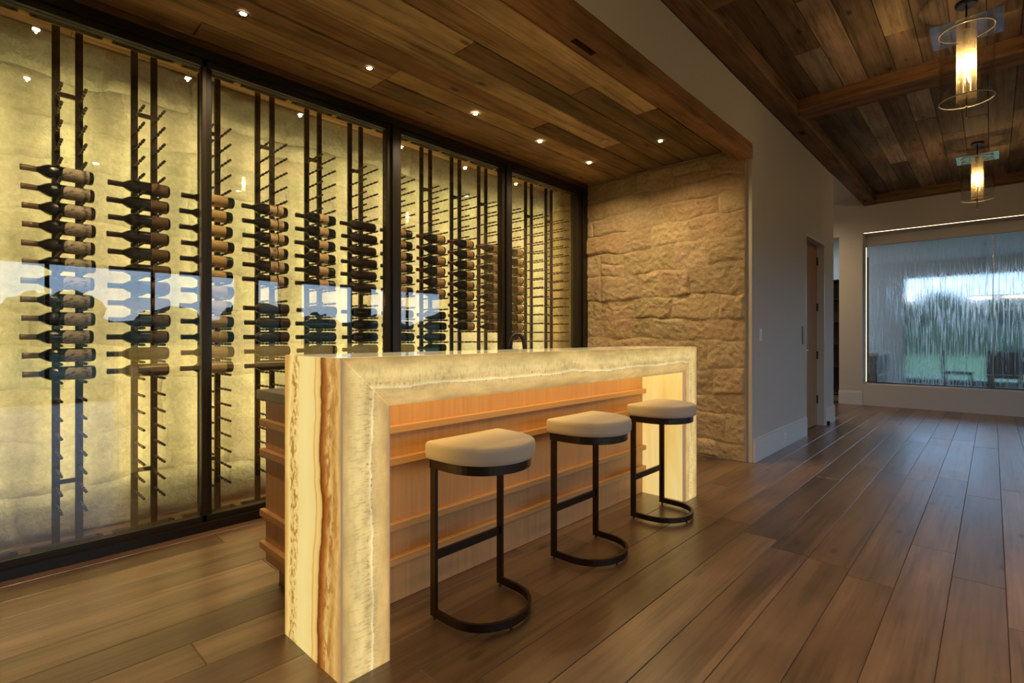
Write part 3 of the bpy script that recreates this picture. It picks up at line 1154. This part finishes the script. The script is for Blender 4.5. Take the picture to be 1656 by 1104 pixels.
# black gooseneck tap
fx, fy = 2.42, 2.28
tap = empty('bar_tap', (fx, fy, .905), 'black gooseneck tap rising behind the onyx bar top', 'tap')
bm = B()
lathe(bm, [(.026, .9055), (.026, .93), (.016, .935)], 18, 'z', (fx, fy, 0))
obj('base', bm, 'black_metal', tap, smooth=False)
pts = [(fx, fy, .93), (fx, fy, 1.05)]
r = .062
for i in range(13):
    a = math.pi - math.pi * i / 12
    pts.append((fx + r + r * math.cos(a), fy, 1.105 + r * math.sin(a)))
pts.append((fx + 2 * r, fy, 1.05))
obj('spout', tube(B(), pts, .0115, 14), 'black_metal', tap, smooth=True)
bm = B()
tube(bm, [(fx, fy - .016, .945), (fx, fy - .06, .955)], .006, 8)
obj('lever', bm, 'black_metal', tap, smooth=True)


# ================================================================== STOOLS
def D_pts(cx, yb, w, d, n=28, inset=0.0):
    """D outline: straight edge on the bar side (yb), rounded towards the room; starts and ends at the straight edge"""
    hw = w / 2 - inset
    rr = d - inset
    straight = .10
    pts = [(cx - hw, yb - inset)]
    for i in range(n + 1):
        a = math.pi * i / n
        x = cx - hw * math.cos(a)
        yy = yb - straight - (rr - straight) * (abs(math.sin(a)) ** .85)
        pts.append((x, yy))
    pts.append((cx + hw, yb - inset))
    return pts


def seat_bm(cx, yb, w, d, z0, z1):
    out = D_pts(cx, yb, w, d, 26)
    # round the two back corners
    bm = B()
    prof = [(0.010, z0), (0.0, z0 + .006), (-.003, z0 + .02), (-.004, z1 - .018), (-.002, z1 - .008), (.003, z1 - .002), (.011, z1 + .001), (.05, z1 + .003), (.10, z1 + .005)]
    cen = Vector((cx, yb - d * .48, 0))
    rings = []
    dense = []
    P = [Vector((p[0], p[1], 0)) for p in out]
    # back edge subdivisions with rounded corners
    rc = .022
    a, b = P[0], P[-1]
    back = []
    for t in range(7):
        f = t / 6 * math.pi / 2
        back.append(Vector((b.x - rc + rc * math.cos(f), b.y - rc + rc * math.sin(f), 0)))
    for t in range(1, 8):
        back.append(Vector((b.x - rc + (a.x + rc - (b.x - rc)) * t / 8, b.y, 0)))
    for t in range(7):
        f = math.pi / 2 + t / 6 * math.pi / 2
        back.append(Vector((a.x + rc + rc * math.cos(f), a.y - rc + rc * math.sin(f), 0)))
    ring0 = P[1:-1] + back
    for ins, z in prof:
        ring = []
        for p in ring0:
            dv = (cen - p)
            L = dv.length
            q = p + dv * (ins / L)
            ring.append(bm.verts.new((q.x, q.y, z)))
        rings.append(ring)
    n = len(ring0)
    for r0, r1 in zip(rings, rings[1:]):
        for i in range(n):
            bm.faces.new((r0[i], r0[(i + 1) % n], r1[(i + 1) % n], r1[i]))
    c = bm.verts.new((cen.x, cen.y, z1 + .008))
    for i in range(n):
        bm.faces.new((rings[-1][i], rings[-1][(i + 1) % n], c))
    bm.faces.new(rings[0][::-1])
    bmesh.ops.recalc_face_normals(bm, faces=bm.faces[:])
    return bm


def make_stool(cx, yb, label):
    t = empty('bar_stool', (cx, yb - .16, 0), label, 'stool', 'bar stools at the onyx counter')
    W, D = .385, .30
    obj('seat', seat_bm(cx, yb + .022, W + .045, D + .045, .652, .722), 'seat_fabric', t, smooth=True)
    ring = [(x, y_, .632) for x, y_ in D_pts(cx, yb, W, D)]
    bm = sweep(B(), ring, .012, .036)
    box(bm, cx - W / 2 - .006, yb - .006, .614, cx + W / 2 + .006, yb + .006, .65)
    obj('seat_frame', bm, 'stool_metal', t)
    base = [(x, y_, .0265) for x, y_ in D_pts(cx, yb, W, D)]
    obj('base_ring', sweep(B(), base, .013, .032), 'stool_metal', t)
    for s in (-1, 1):
        x = cx + s * W / 2
        obj('leg', bx(x - .0075, yb - .033, .0105, x + .0075, yb + .0, .614, .001), 'stool_metal', t)
    obj('footrest', bx(cx - W / 2 + .0076, yb - .022, .238, cx + W / 2 - .0076, yb - .008, .274, .001), 'stool_metal', t)
    for (px, py) in ((cx - W / 2, yb - .02), (cx + W / 2, yb - .02), (cx - .03, yb - D + .004)):
        bm = lathe(B(), [(.006, 0.0005), (.007, .004), (.005, .0104)], 10, 'z', (px, py, 0))
        obj('foot', bm, 'black_metal', t)
    return t


for cx, lb in ((1.502, 'cream D-shaped bar stool with black metal frame nearest the camera'),
               (2.286, 'cream D-shaped bar stool with black metal frame, middle one of three'),
               (3.095, 'cream D-shaped bar stool with black metal frame beside the far glowing leg')):
    make_stool(cx, 1.682, lb)

# ================================================================== WINE RACKS AND BOTTLES
ORD = ['first', 'second', 'third', 'fourth', 'fifth', 'sixth', 'seventh', 'eighth', 'ninth', 'tenth', 'eleventh', 'twelfth', 'thirteenth']
YR = 3.78
Z0P, PP = 2.470, 0.0975
bm = B()
prof = [(.0045, 0), (.0045, .03), (.0075, .034), (.0075, .050), (.0045, .054), (.0045, .085), (.0078, .089), (.0078, .104), (.0045, .108), (.0045, .150),
        (.0078, .154), (.0078, .170), (.0045, .174), (.0045, .205), (.0075, .209), (.0075, .228), (.0045, .232), (.0045, .246), (.0068, .249), (.0068, .262)]
lathe(bm, [(r_ * 1.1, -h_ * .92) for r_, h_ in prof][::-1], 8, 'y')
bmesh.ops.recalc_face_normals(bm, faces=bm.faces[:])
PEG = mesh_of('peg', bm, 'rack_metal')
PW2 = .017
POST = mesh_of('post', bx(-PW2, -.010, .008, PW2, .010, 2.872, .001), 'rack_metal')
LEDM = mesh_of('led_strip', bx(-.006, .0105, .24, .006, .0145, 2.62), 'led_warm')
BARM = mesh_of('cross_bar', bx(-.0495 + PW2, -.008, -.012, .0495 - PW2, .008, .012), 'rack_metal')
bm = B()
box(bm, -.155, -.022, 0, .155, .022, .0075)
for sx in (-.135, .135):
    lathe(bm, [(.009, .0075), (.009, .013)], 8, 'z', (sx, 0, 0))
FOOT = mesh_of('floor_plate', bm, 'rack_metal')
bm = B()
box(bm, -.155, -.022, -.0075, .155, .022, 0)
for sx in (-.135, .135):
    lathe(bm, [(.009, -.013), (.009, -.0075)], 8, 'z', (sx, 0, 0))
TOPP = mesh_of('ceiling_plate', bm, 'rack_metal')

RX = [0.388 + .3553 * i for i in range(13)]
for i in range(-1, 13):
    x = 0.388 + .3553 * i
    where = ['holding picture-label bottles at the left end', 'holding dark bottles with brown labels', 'half hidden by the first glass mullion',
             'with beige double labels above plain bottles', 'left of the dark-bottle rack', 'just left of the wide mullion', 'just right of the wide mullion',
             'with red-necked bottles over dark ones', 'holding nine red-necked bottles', 'beside the second wide mullion', 'half hidden by the last mullion',
             'standing empty, next to last', 'standing empty at the right end']
    if i < 0:
        lb = 'dark metal wine rack partly cut off at the left edge'
    else:
        lb = '%s dark metal wine rack from the left, %s' % (ORD[i], where[i])
    rk = empty('wine_rack', (x, YR, 0), lb, 'wine rack', 'wine racks behind the glass')
    inst('floor_plate', FOOT, (x, YR, .0), rk)
    inst('ceiling_plate', TOPP, (x, YR, ZC - .005), rk)
    for s in (-.0495, .0495):
        p = inst('post', POST, (x + s, YR, 0), rk)
        inst('led_strip', LEDM, (x + s, YR, 0), p)
        for k in range(24):
            inst('peg', PEG, (x + s, YR - .0102, Z0P - PP * k), rk)
    for zz in (2.50, .345):
        inst('cross_bar', BARM, (x, YR, zz), rk)


def bottle_meshes(shape, glass):
    """bottle lying along X, neck towards -X; base at x=+.10"""
    if shape == 'bordeaux':
        prof = [(.0, .100), (.030, .100), (.0365, .094), (.0375, .085), (.0375, -.075), (.036, -.088), (.030, -.103), (.022, -.115), (.0155, -.126), (.0145, -.135), (.014, -.185), (.0155, -.186), (.0155, -.193), (.013, -.195), (.0, -.195)]
    else:
        prof = [(.0, .100), (.032, .100), (.0395, .094), (.0405, .085), (.0405, -.030), (.039, -.048), (.034, -.072), (.026, -.097), (.019, -.118), (.0155, -.136), (.0145, -.150), (.0142, -.186), (.0155, -.187), (.0155, -.193), (.013, -.195), (.0, -.195)]
    bm = B()
    seg = 22
    rings = []
    for r_, h_ in prof:
        if r_ == 0:
            rings.append([bm.verts.new((h_, 0, 0))])
        else:
            rings.append([bm.verts.new((h_, r_ * math.cos(2 * math.pi * q / seg), r_ * math.sin(2 * math.pi * q / seg))) for q in range(seg)])
    for a, b in zip(rings, rings[1:]):
        for q in range(seg):
            w = (q + 1) % seg
            if len(a) == 1:
                bm.faces.new((a[0], b[q], b[w]))
            elif len(b) == 1:
                bm.faces.new((a[q], a[w], b[0]))
            else:
                bm.faces.new((a[q], a[w], b[w], b[q]))
    bmesh.ops.recalc_face_normals(bm, faces=bm.faces[:])
    return mesh_of('glass_body', bm, glass, True)


def sleeve(r_, h0, h1, mat, name, arc=None, rim=True):
    """thin shell round the bottle (foil or label)"""
    bm = B()
    if arc is None:
        seg = 22
        lathe(bm, [(r_ - .0004, h0), (r_, h0), (r_, h1), (r_ - .0004, h1)], seg, 'x', close=False)
    else:
        c, w = arc
        seg = 14
        n = 6
        rings = []
        for i in range(n + 1):
            f = i / n
            # arched leading edge of the label
            row = []
            for k in range(seg + 1):
                a = c - w / 2 + w * k / seg
                bulge = (1 - abs(2 * k / seg - 1) ** 3)
                h0e = h0 + .018 * (1 - bulge)
                h = h0e + (h1 - h0e) * f
                row.append(bm.verts.new((h, r_ * math.cos(a), r_ * math.sin(a))))
            rings.append(row)
        for a_, b_ in zip(rings, rings[1:]):
            for k in range(seg):
                bm.faces.new((a_[k], a_[k + 1], b_[k + 1], b_[k]))
    bmesh.ops.recalc_face_normals(bm, faces=bm.faces[:])
    return mesh_of(name, bm, mat, True)


def foil(shape, mat, h1):
    rb = .0151
    bm = B()
    lathe(bm, [(.0, -.1957), (.0138, -.1957), (.0160, -.1935), (.0160, -.186), (rb, -.184), (rb + .0002, h1), (rb - .001, h1)], 18, 'x', close=False)
    bmesh.ops.recalc_face_normals(bm, faces=bm.faces[:])
    return mesh_of('foil_capsule', bm, mat, True)


BORD = bottle_meshes('bordeaux', 'bottle_glass')
BROWN = bottle_meshes('bordeaux', 'bottle_brown')
BURG = bottle_meshes('burgundy', 'bottle_glass')
CAMSIDE = math.pi  # labels face the room (-Y)
KIND = {
    'A': (BORD, foil('b', 'foil_silver', -.133), [sleeve(.0378, -.032, .080, 'label_picture', 'label', (CAMSIDE + .25, 2.5))]),
    'B': (BORD, foil('b', 'foil_dark', -.133), [sleeve(.0378, .005, .088, 'label_brown', 'label', (CAMSIDE, 3.4))]),
    'C': (BORD, foil('b', 'foil_dark', -.133), [sleeve(.0378, -.040, .058, 'label_lined', 'label', (CAMSIDE, 3.6))]),
    'D': (BORD, foil('b', 'foil_dark', -.133), [sleeve(.0378, -.028, .022, 'label_beige', 'label', (CAMSIDE, 3.6)), sleeve(.0378, .028, .066, 'label_beige', 'lower_label', (CAMSIDE, 3.6))]),
    'E': (BORD, foil('b', 'foil_dark', -.133), [sleeve(.0378, -.030, .040, 'label_beige', 'label', (CAMSIDE, 3.6))]),
    'F': (BROWN, foil('b', 'foil_dark', -.133), []),
    'G': (BORD, foil('b', 'foil_dark', -.133), [sleeve(.0378, -.050, .030, 'label_ochre', 'label', (CAMSIDE, 3.6))]),
    'H': (BURG, foil('b', 'foil_red', -.138), [sleeve(.0408, .000, .078, 'label_ochre', 'label', (CAMSIDE, 3.4))]),
    'K': (BORD, foil('b', 'foil_dark', -.133), []),
}
DESC = {'A': 'silver-necked wine bottle with a picture label', 'B': 'dark wine bottle with brown label', 'C': 'wine bottle with tan lined label',
        'D': 'wine bottle with beige double label', 'E': 'wine bottle with square beige label', 'F': 'plain brown unlabelled wine bottle',
        'G': 'wine bottle with ochre shoulder label', 'H': 'red-necked burgundy bottle with ochre label', 'K': 'plain black unlabelled wine bottle'}
r5 = list(range(5, 11))
CONTENT = [[('A', range(5, 17))], [('B', range(5, 17))], [('C', range(5, 17))], [('D', r5), ('F', range(12, 17))], [('E', r5), ('K', range(12, 16))],
           [('F', r5), ('K', range(12, 16))], [('G', r5), ('K', range(12, 16))], [('H', r5), ('K', range(12, 16))], [('H', range(5, 14))], [('H', range(5, 14))], [('H', range(5, 15))]]
for ri, groups in enumerate(CONTENT):
    cnt = 0
    for (kd, ks) in groups:
        body, fo, labs = KIND[kd]
        rad = .0405 if kd == 'H' else .0375
        for k in ks:
            nth = ORD[cnt]
            cnt += 1
            x = RX[ri] + R.uniform(-.006, .006) + (.012 if (kd in 'FK' and k >= 12) else 0)
            z = Z0P - PP * k + rad + .0085
            b = empty('wine_bottle', (x, 3.650, z), '%s, %s from top on %s rack' % (DESC[kd], nth, ORD[ri]), 'wine bottle', 'bottles in the wine racks')
            b.rotation_euler = (R.uniform(-.15, .15), 0, 0)
            for nm, me in [('glass_body', body), ('foil_capsule', fo)]:
                q = bpy.data.objects.new(nm, me)
                C.objects.link(q)
                q.parent = b
            for me in labs:
                q = bpy.data.objects.new(me.name.split('.')[0], me)
                C.objects.link(q)
                q.parent = b

# ================================================================== CEILING LIGHTS
def downlight(x, y_, label, energy=SPOT):
    t = empty('downlight', (x, y_, ZC), label, 'downlight', 'recessed downlights in the alcove ceiling')
    bm = lathe(B(), [(.026, ZC - .0055), (.028, ZC - .0085), (.019, ZC - .0085), (.018, ZC - .0055)], 20, 'z', (x, y_, 0), close=False)
    bmesh.ops.recalc_face_normals(bm, faces=bm.faces[:])
    obj('trim_ring', bm, 'bronze_metal', t, smooth=True)
    bm = lathe(B(), [(.0175, ZC - .0075), (.0175, ZC - .0055)], 20, 'z', (x, y_, 0))
    obj('lens', bm, 'lamp_disc', t)
    ld = bpy.data.lights.new('downlight_beam', 'SPOT')
    ld.energy = energy
    ld.color = (1.0, 0.72, 0.38)
    ld.spot_size = math.radians(150)
    ld.spot_blend = 1.0
    ld.shadow_soft_size = .005
    lo = bpy.data.objects.new('downlight_beam', ld)
    C.objects.link(lo)
    lo.parent = t
    lo.location = (0, 0, -.02)


dl = ['first recessed downlight from the left in the alcove plank ceiling', 'second recessed downlight from the left in the alcove plank ceiling',
      'third recessed downlight from the left in the alcove plank ceiling', 'fourth recessed downlight in the row beside the glass wall',
      'recessed downlight at the stone corner end of the glass-side row']
for x, lb in zip((1.021, 1.789, 2.723, 3.506, 4.271), dl):
    downlight(x, 2.947, lb)
downlight(.27, 2.947, 'recessed downlight of the glass-side row, just out of view at the left')
downlight(.28, 2.157, 'recessed downlight of the bar-side row, just out of view at the left')
downlight(4.23, 2.157, 'recessed downlight nearest the header beam and the stone side wall')
sp = empty('ceiling_speaker', (3.88, 2.51, ZC), 'small pale round ceiling sensor in the alcove plank ceiling', 'ceiling sensor')
bm = lathe(B(), [(.040, ZC - .0052), (.040, ZC - .008), (.034, ZC - .011)], 24, 'z', (3.88, 2.51, 0))
obj('trim_ring', bm, 'speaker_cloth', sp)
obj('grille', lathe(B(), [(.032, ZC - .0135), (.032, ZC - .0111)], 24, 'z', (3.88, 2.51, 0)), 'speaker_cloth', sp)


def pendant(x, y_, label):
    t = empty('pendant_lamp', (x, y_, 3.488), label, 'pendant lamp', 'glass cylinder pendants over the walkway')
    o3 = (x, y_, 0)
    bm = lathe(B(), [(.062, 3.484), (.062, 3.470), (.055, 3.462)], 26, 'z', o3)
    obj('canopy', bm, 'black_metal', t)
    obj('rod', lathe(B(), [(.006, 2.70), (.006, 3.462)], 10, 'z', o3), 'black_metal', t)
    hx, hy = .19, .19
    obj('top_plate', bx(x - hx, y_ - hy, 3.295, x + hx, y_ + hy, 3.301, .001), 'plate_glass', t)
    # outer clear cylinder
    ro = .150
    bm = lathe(B(), [(ro - .004, 2.805), (ro, 2.805), (ro, 3.290), (ro - .004, 3.290), (ro - .004, 2.805)], 40, 'z', o3, close=False)
    cyl = obj('outer_glass', bm, 'clear_glass', t, smooth=False)
    for zz in (2.805, 3.290):
        bm = B()
        n = 40
        lathe(bm, [(ro - .004, zz - .003), (ro + .002, zz - .003), (ro + .002, zz + .003), (ro - .004, zz + .003), (ro - .004, zz - .003)], n, 'z', o3, close=False)
        obj('rim', bm, 'rim_glass', cyl, smooth=True)
    # inner ribbed glass tube
    bm = B()
    n = 64
    rings = []
    for zz in (2.800, 3.292):
        rings.append([bm.verts.new((x + (.052 + (.0018 if q % 2 else -.0010)) * math.cos(2 * math.pi * q / n), y_ + (.052 + (.0018 if q % 2 else -.0010)) * math.sin(2 * math.pi * q / n), zz)) for q in range(n)])
    for q in range(n):
        bm.faces.new((rings[0][q], rings[0][(q + 1) % n], rings[1][(q + 1) % n], rings[1][q]))
    obj('inner_shade', bm, 'ribbed_shade', t)
    obj('socket', lathe(B(), [(.02, 3.19), (.02, 3.290)], 16, 'z', (x + .0, y_, 0)), 'bronze_metal', t)
    bm = lathe(B(), [(.006, 2.925), (.018, 2.94), (.020, 3.0), (.020, 3.14), (.013, 3.185)], 18, 'z', (x, y_, 0))
    bl = obj('bulb', bm, 'clear_glass', t, smooth=True)
    bm = B()
    for q in range(4):
        a = q * math.pi / 2 + .4
        tube(bm, [(x + .011 * math.cos(a), y_ + .011 * math.sin(a), 2.965), (x + .011 * math.cos(a), y_ + .011 * math.sin(a), 3.13)], .0022, 6)
    obj('filament', bm, 'filament_glow', bl)
    bm = lathe(B(), [(.003, 2.675), (.009, 2.685), (.009, 2.76), (.006, 2.77)], 12, 'z', o3)
    obj('finial', bm, 'polished_steel', t)
    ld = bpy.data.lights.new('bulb_glow', 'POINT')
    ld.energy = PENDANT
    ld.color = (1.0, .66, .32)
    ld.shadow_soft_size = .02
    lo = bpy.data.objects.new('bulb_glow', ld)
    C.objects.link(lo)
    lo.parent = t
    lo.location = (.0, 0, 3.05 - 3.488)


plain('rim_glass', (0.55, 0.50, 0.42), 0.15, 0.3)
pendant(4.785, .133, 'clear glass cylinder pendant lamp with ribbed inner tube, nearer one in view')
pendant(2.35, .133, 'clear glass cylinder pendant lamp seen only as a reflection in the glass wall')
pendant(8.31, .133, 'clear glass cylinder pendant lamp with ribbed inner tube, farther one in view')

for i, (x, lb) in enumerate(((-.6, 'first'), (1.2, 'second'), (3.0, 'third'))):  # invented fill lamps, out of view, brightening the floor near the bar
    yy = -1.95
    t = empty('room_fill_light', (x, yy, ZM), '%s added fill light in the plain white ceiling strip on the window side' % lb, 'downlight', 'added fill lights on the window side')
    obj('trim_ring', lathe(B(), [(.050, ZM - .0005), (.050, ZM - .006), (.040, ZM - .010)], 24, 'z', (x, yy, 0)), 'trim_paint', t)
    obj('lens', lathe(B(), [(.036, ZM - .0125), (.036, ZM - .0101)], 20, 'z', (x, yy, 0)), 'lamp_disc', t)
    ld = bpy.data.lights.new('downlight_beam', 'SPOT')
    ld.energy = ROOM
    ld.color = (1.0, .70, .40)
    ld.spot_size = math.radians(150)
    ld.spot_blend = 1.0
    ld.shadow_soft_size = .04
    lo = bpy.data.objects.new('downlight_beam', ld)
    C.objects.link(lo)
    lo.parent = t
    lo.location = (0, 0, -.03)
hl = empty('hall_fill_light', (9.3, 2.7, ZM), 'added fill light in the white ceiling of the side passage', 'downlight')  # unseen lamp added to warm the pier and passage ceiling
obj('trim_ring', lathe(B(), [(.050, ZM - .0005), (.050, ZM - .006), (.040, ZM - .010)], 24, 'z', (9.3, 2.7, 0)), 'trim_paint', hl)
obj('lens', lathe(B(), [(.036, ZM - .0125), (.036, ZM - .0101)], 20, 'z', (9.3, 2.7, 0)), 'lamp_disc', hl)
ld = bpy.data.lights.new('downlight_beam', 'SPOT')
ld.energy = 110
ld.color = (1.0, .74, .45)
ld.spot_size = math.radians(160)
ld.spot_blend = 1.0
ld.shadow_soft_size = .04
lo = bpy.data.objects.new('downlight_beam', ld)
C.objects.link(lo)
lo.parent = hl
lo.location = (0, 0, -.03)

# ================================================================== WATER WALL
ww = empty('water_wall', (WX, .13, WZ0), 'framed glass water wall with streaming water in the far white wall', 'water wall')
obj('header_panel', bx(WX - .006, WY0 + .001, 2.745, WX + .055, WY1 - .001, WZ1 - .001), 'white_paint', ww)
jy = .0
obj('glass_panel', bx(WX + .004, .335 - .34 + .003, WZ0 + .004, WX + .018, WY1 - .028, 2.744), 'running_water', ww)
obj('glass_panel', bx(WX + .004, WY0 + .001, WZ0 + .004, WX + .018, -.011, 2.744), 'running_water', ww)
obj('joint', bx(WX + .002, -.0105, WZ0 + .004, WX + .020, -.0025, 2.744), 'polished_steel', ww)
obj('dark_gap_strip', bx(WX, WY1 - .0275, WZ0 + .002, WX + .03, WY1 - .001, 2.55), 'black_metal', ww)  # black strip stands in for the shade in the gap beside the glass
obj('basin_edge', bx(WX - .02, WY0 + .002, WZ0 + .0005, WX + .003, WY1 - .001, WZ0 + .014), 'black_metal', ww)
led = empty('cove_light', (XF, .13, WZ1), 'warm LED strip edging the top and side of the water wall recess', 'light strip')
obj('strip', bx(XF + .010, WY0 + .01, WZ1 - .0045, XF + .022, WY1 - .016, WZ1 - .0005), 'cove_led', led)
obj('strip', bx(XF + .340, WY1 - .0045, WZ0 + .02, XF + .356, WY1 - .0005, WZ1 - .20), 'cove_led', led)

# ================================================================== ROOM BEYOND THE WATER WALL
XE = 16.0
wb = B()
box(wb, WX + .06, YN, -.05, XE + .15, 4.65, -.005)
struct('floor_beyond', wb, 'beyond_floor')
wb = B()
box(wb, WX + .06, YN - .15, 0, XE + .15, YN, ZM)
struct('wall_beyond_side', wb, 'white_paint')
wb = B()
box(wb, WX + .06, YN, 3.0, XE + .15, 4.65, 3.1)
struct('ceiling_beyond', wb, 'white_paint')
wb = B()
box(wb, XE, 1.62, 0, XE + .15, 4.65, 3.0)
box(wb, XE, YN, 2.64, XE + .15, 1.62, 3.0)
struct('wall_beyond_end', wb, 'white_paint')
w = empty('window_9', (XE, 0, 0), kind='structure')
fr = B()
box(fr, XE + .03, YN, 0, XE + .09, 1.62, .14)
box(fr, XE + .03, YN, 2.60, XE + .09, 1.62, 2.64)
n = 3
for q in range(n + 1):
    yy = YN + (1.62 - YN) * q / n
    box(fr, XE + .03, max(YN, yy - .035), .14, XE + .09, min(1.62, yy + .035), 2.60)
obj('window_frame', fr, 'dark_furniture', w)
for q in range(n):
    a = YN + (1.62 - YN) * q / n + .035
    b = YN + (1.62 - YN) * (q + 1) / n - .035
    obj('pane', bx(XE + .055, a, .14, XE + .063, b, 2.60), 'window_glass', w)
pd = bpy.data.lights.new('daylight_portal', 'AREA')
pd.shape = 'RECTANGLE'
pd.size = 2.5
pd.size_y = 6.5
pd.cycles.is_portal = True
po = bpy.data.objects.new('daylight_portal', pd)
C.objects.link(po)
po.parent = w
po.location = (.02, -1.64, 1.37)
po.rotation_euler = (0, math.pi / 2, 0)

tb = empty('dining_table', (13.3, -.55, 0), 'white topped dining table in the room beyond the water wall', 'table')
obj('tabletop', bx(12.8, -1.5, .71, 13.9, .10, .75, .006), 'dining_white', tb)
for (sx, sy) in ((12.9, -1.4), (13.8, -1.4), (12.9, 0), (13.8, 0)):
    obj('leg', bx(sx - .03, sy - .03, 0, sx + .03, sy + .03, .71), 'dark_furniture', tb)


def chair(x, y_, rz, label):
    t = empty('dining_chair', (x, y_, 0), label, 'chair', 'dining chairs beyond the water wall')
    t.rotation_euler = (0, 0, rz)
    def part(nm, a):
        q = obj(nm, bx(*a, .004), 'dark_furniture')
        q.parent = t
    part('seat', (-.23, -.23, .43, .23, .23, .49))
    part('backrest', (-.23, .19, .50, .23, .23, .90))
    for sx in (-.2, .2):
        for sy in (-.2, .2):
            part('leg', (sx - .02, sy - .02, 0, sx + .02, sy + .02, .43))


chair(12.5, -.15, math.pi / 2, 'dark dining chair on the near side of the white table')
chair(13.3, .50, 0.0, 'dark dining chair at the left end of the white table')
chair(14.3, -.6, -math.pi / 2, 'dark dining chair on the window side of the white table')
ck = empty('console_cabinet', (12.1, 1.75, 0), 'dark low console with pale top left behind the water wall', 'console')
obj('body', bx(11.5, 1.55, .05, 12.9, 1.95, .80, .004), 'dark_furniture', ck)
obj('top', bx(11.47, 1.52, .80, 12.93, 1.98, .84, .003), 'dining_white', ck)
obj('shelf_edge', bx(11.5, 1.53, .42, 12.9, 1.549, .46), 'dining_white', ck)
obj('plinth', bx(11.55, 1.60, 0, 12.85, 1.92, .05), 'dark_furniture', ck)
bk = empty('bookcase', (12.0, 2.6, 0), 'tall black bookcase glimpsed through the gap beside the pier', 'bookcase')
obj('side', bx(11.9, 2.16, 0, 12.3, 2.19, 2.3), 'dark_furniture', bk)
obj('side', bx(11.9, 3.2, 0, 12.3, 3.23, 2.3), 'dark_furniture', bk)
obj('back', bx(12.28, 2.19, 0, 12.3, 3.2, 2.3), 'dark_furniture', bk)
for zz in (.05, .55, 1.0, 1.45, 1.9, 2.27):
    obj('shelf', bx(11.9, 2.191, zz, 12.279, 3.199, zz + .03), 'dark_furniture', bk)
lf = empty('linear_chandelier', (13.3, -.6, 3.0), 'linear chandelier with glowing tubes above the white table', 'chandelier')
for yy in (-1.3, .1):
    obj('rod', bx(13.28, yy - .006, 1.95, 13.292, yy + .006, 2.999), 'black_metal', lf)
obj('frame', bx(13.26, -1.5, 1.93, 13.32, .3, 1.95), 'bronze_metal', lf)
for q in range(4):
    yy = -1.35 + q * .45
    obj('tube_lamp', bx(13.275, yy, 1.88, 13.305, yy + .30, 1.925, .008), 'cove_led', lf)

# ================================================================== OUTSIDE
gb = B()
box(gb, XE + .16, -60, -.25, 160, 60, -.12)
struct('ground_lawn', gb, 'lawn_grass')
gb = B()
box(gb, -60, -160, -.25, XE + .16, YN - .17, -.12)
struct('ground_front', gb, 'meadow')
struct('ground_patio', bx(XE + .17, -8, -.119, XE + 3.2, 6, -.04), 'patio_stone')


def tree(x, y_, h, w_, label, seed):
    t = empty('tree', (x, y_, -.12), label, 'tree', 'trees along the field edge')
    rr = random.Random(seed)
    obj('trunk', lathe(B(), [(w_ * .05, -.12), (w_ * .035, h * .45)], 8, 'z', (x, y_, 0)), 'bark', t)
    bm = B()
    for q in range(7):
        c = Vector((x + rr.uniform(-.3, .3) * w_, y_ + rr.uniform(-.3, .3) * w_, h * rr.uniform(.38, .78)))
        s = w_ * rr.uniform(.24, .36)
        ret = bmesh.ops.create_icosphere(bm, subdivisions=3, radius=1.0)
        for v in ret['verts']:
            d = 1 + .28 * noise.noise(v.co * 2.4 + Vector((seed + q, 0, 0))) + .14 * noise.noise(v.co * 6 + Vector((0, seed, q)))
            v.co = c + Vector((v.co.x * s * d, v.co.y * s * d, v.co.z * s * .9 * d))
    obj('crown', bm, 'tree_leaf', t, smooth=True)


tl = random.Random(3)
for i in range(7):
    tree(74 + tl.uniform(-3, 3), 20 - i * 7.6, tl.uniform(4.6, 6.4), tl.uniform(5.0, 5.5), 'hazy green tree, %s from the left in the view through the water wall' % ORD[i], i * 3.7)
def hedge(along, at, c0, c1, h, label):
    hb = B()
    n = 90
    rings = []
    for i in range(n + 1):
        t_ = c0 + (c1 - c0) * i / n
        hgt = h + h * .3 * noise.noise(Vector((t_ * .35, 0, 0))) + h * .2 * noise.noise(Vector((t_ * 1.3, 3, 0)))
        wd = 1.4 + .4 * noise.noise(Vector((t_ * .8, 9, 0)))
        ring = []
        for q in range(9):
            a_ = math.pi * q / 8
            w_ = at + wd * math.cos(a_) * (1 + .2 * noise.noise(Vector((t_, a_ * 2, 1))))
            zz = -.13 + hgt * max(0, math.sin(a_)) ** .6 * (1 + .12 * noise.noise(Vector((t_ * 2, a_ * 3, 5))))
            ring.append(hb.verts.new((w_, t_, zz) if along == 'y' else (t_, w_, zz)))
        rings.append(ring)
    for p_, q_ in zip(rings, rings[1:]):
        for k in range(8):
            hb.faces.new((p_[k], p_[k + 1], q_[k + 1], q_[k]))
    bmesh.ops.recalc_face_normals(hb, faces=hb.faces[:])
    return tag(obj('hedge', hb, 'tree_leaf', smooth=True), label, 'hedge')


for i in range(6):
    tree(90 + tl.uniform(-2, 2), 16 - i * 7.6, tl.uniform(6.0, 7.6), tl.uniform(5.0, 5.5), 'distant tree in the back row beyond the water wall, %s from the left' % ORD[i], 55 + i * 4.1)
hedge('y', 48, 30, -30, 2.3, 'long dark green hedge at the far edge of the lawn beyond the water wall')
hedge('x', -42, -40, 60, 2.6, 'tall dark hedge reflected low in the glass wall below the trees')

for i in range(11):
    tree(-26 + i * 7.6, -50 + tl.uniform(-3, 3), tl.uniform(2.6, 4.4), tl.uniform(5.3, 5.6), 'dark field tree reflected in the glass wall, %s along the row' % ORD[i], 100 + i * 2.9)
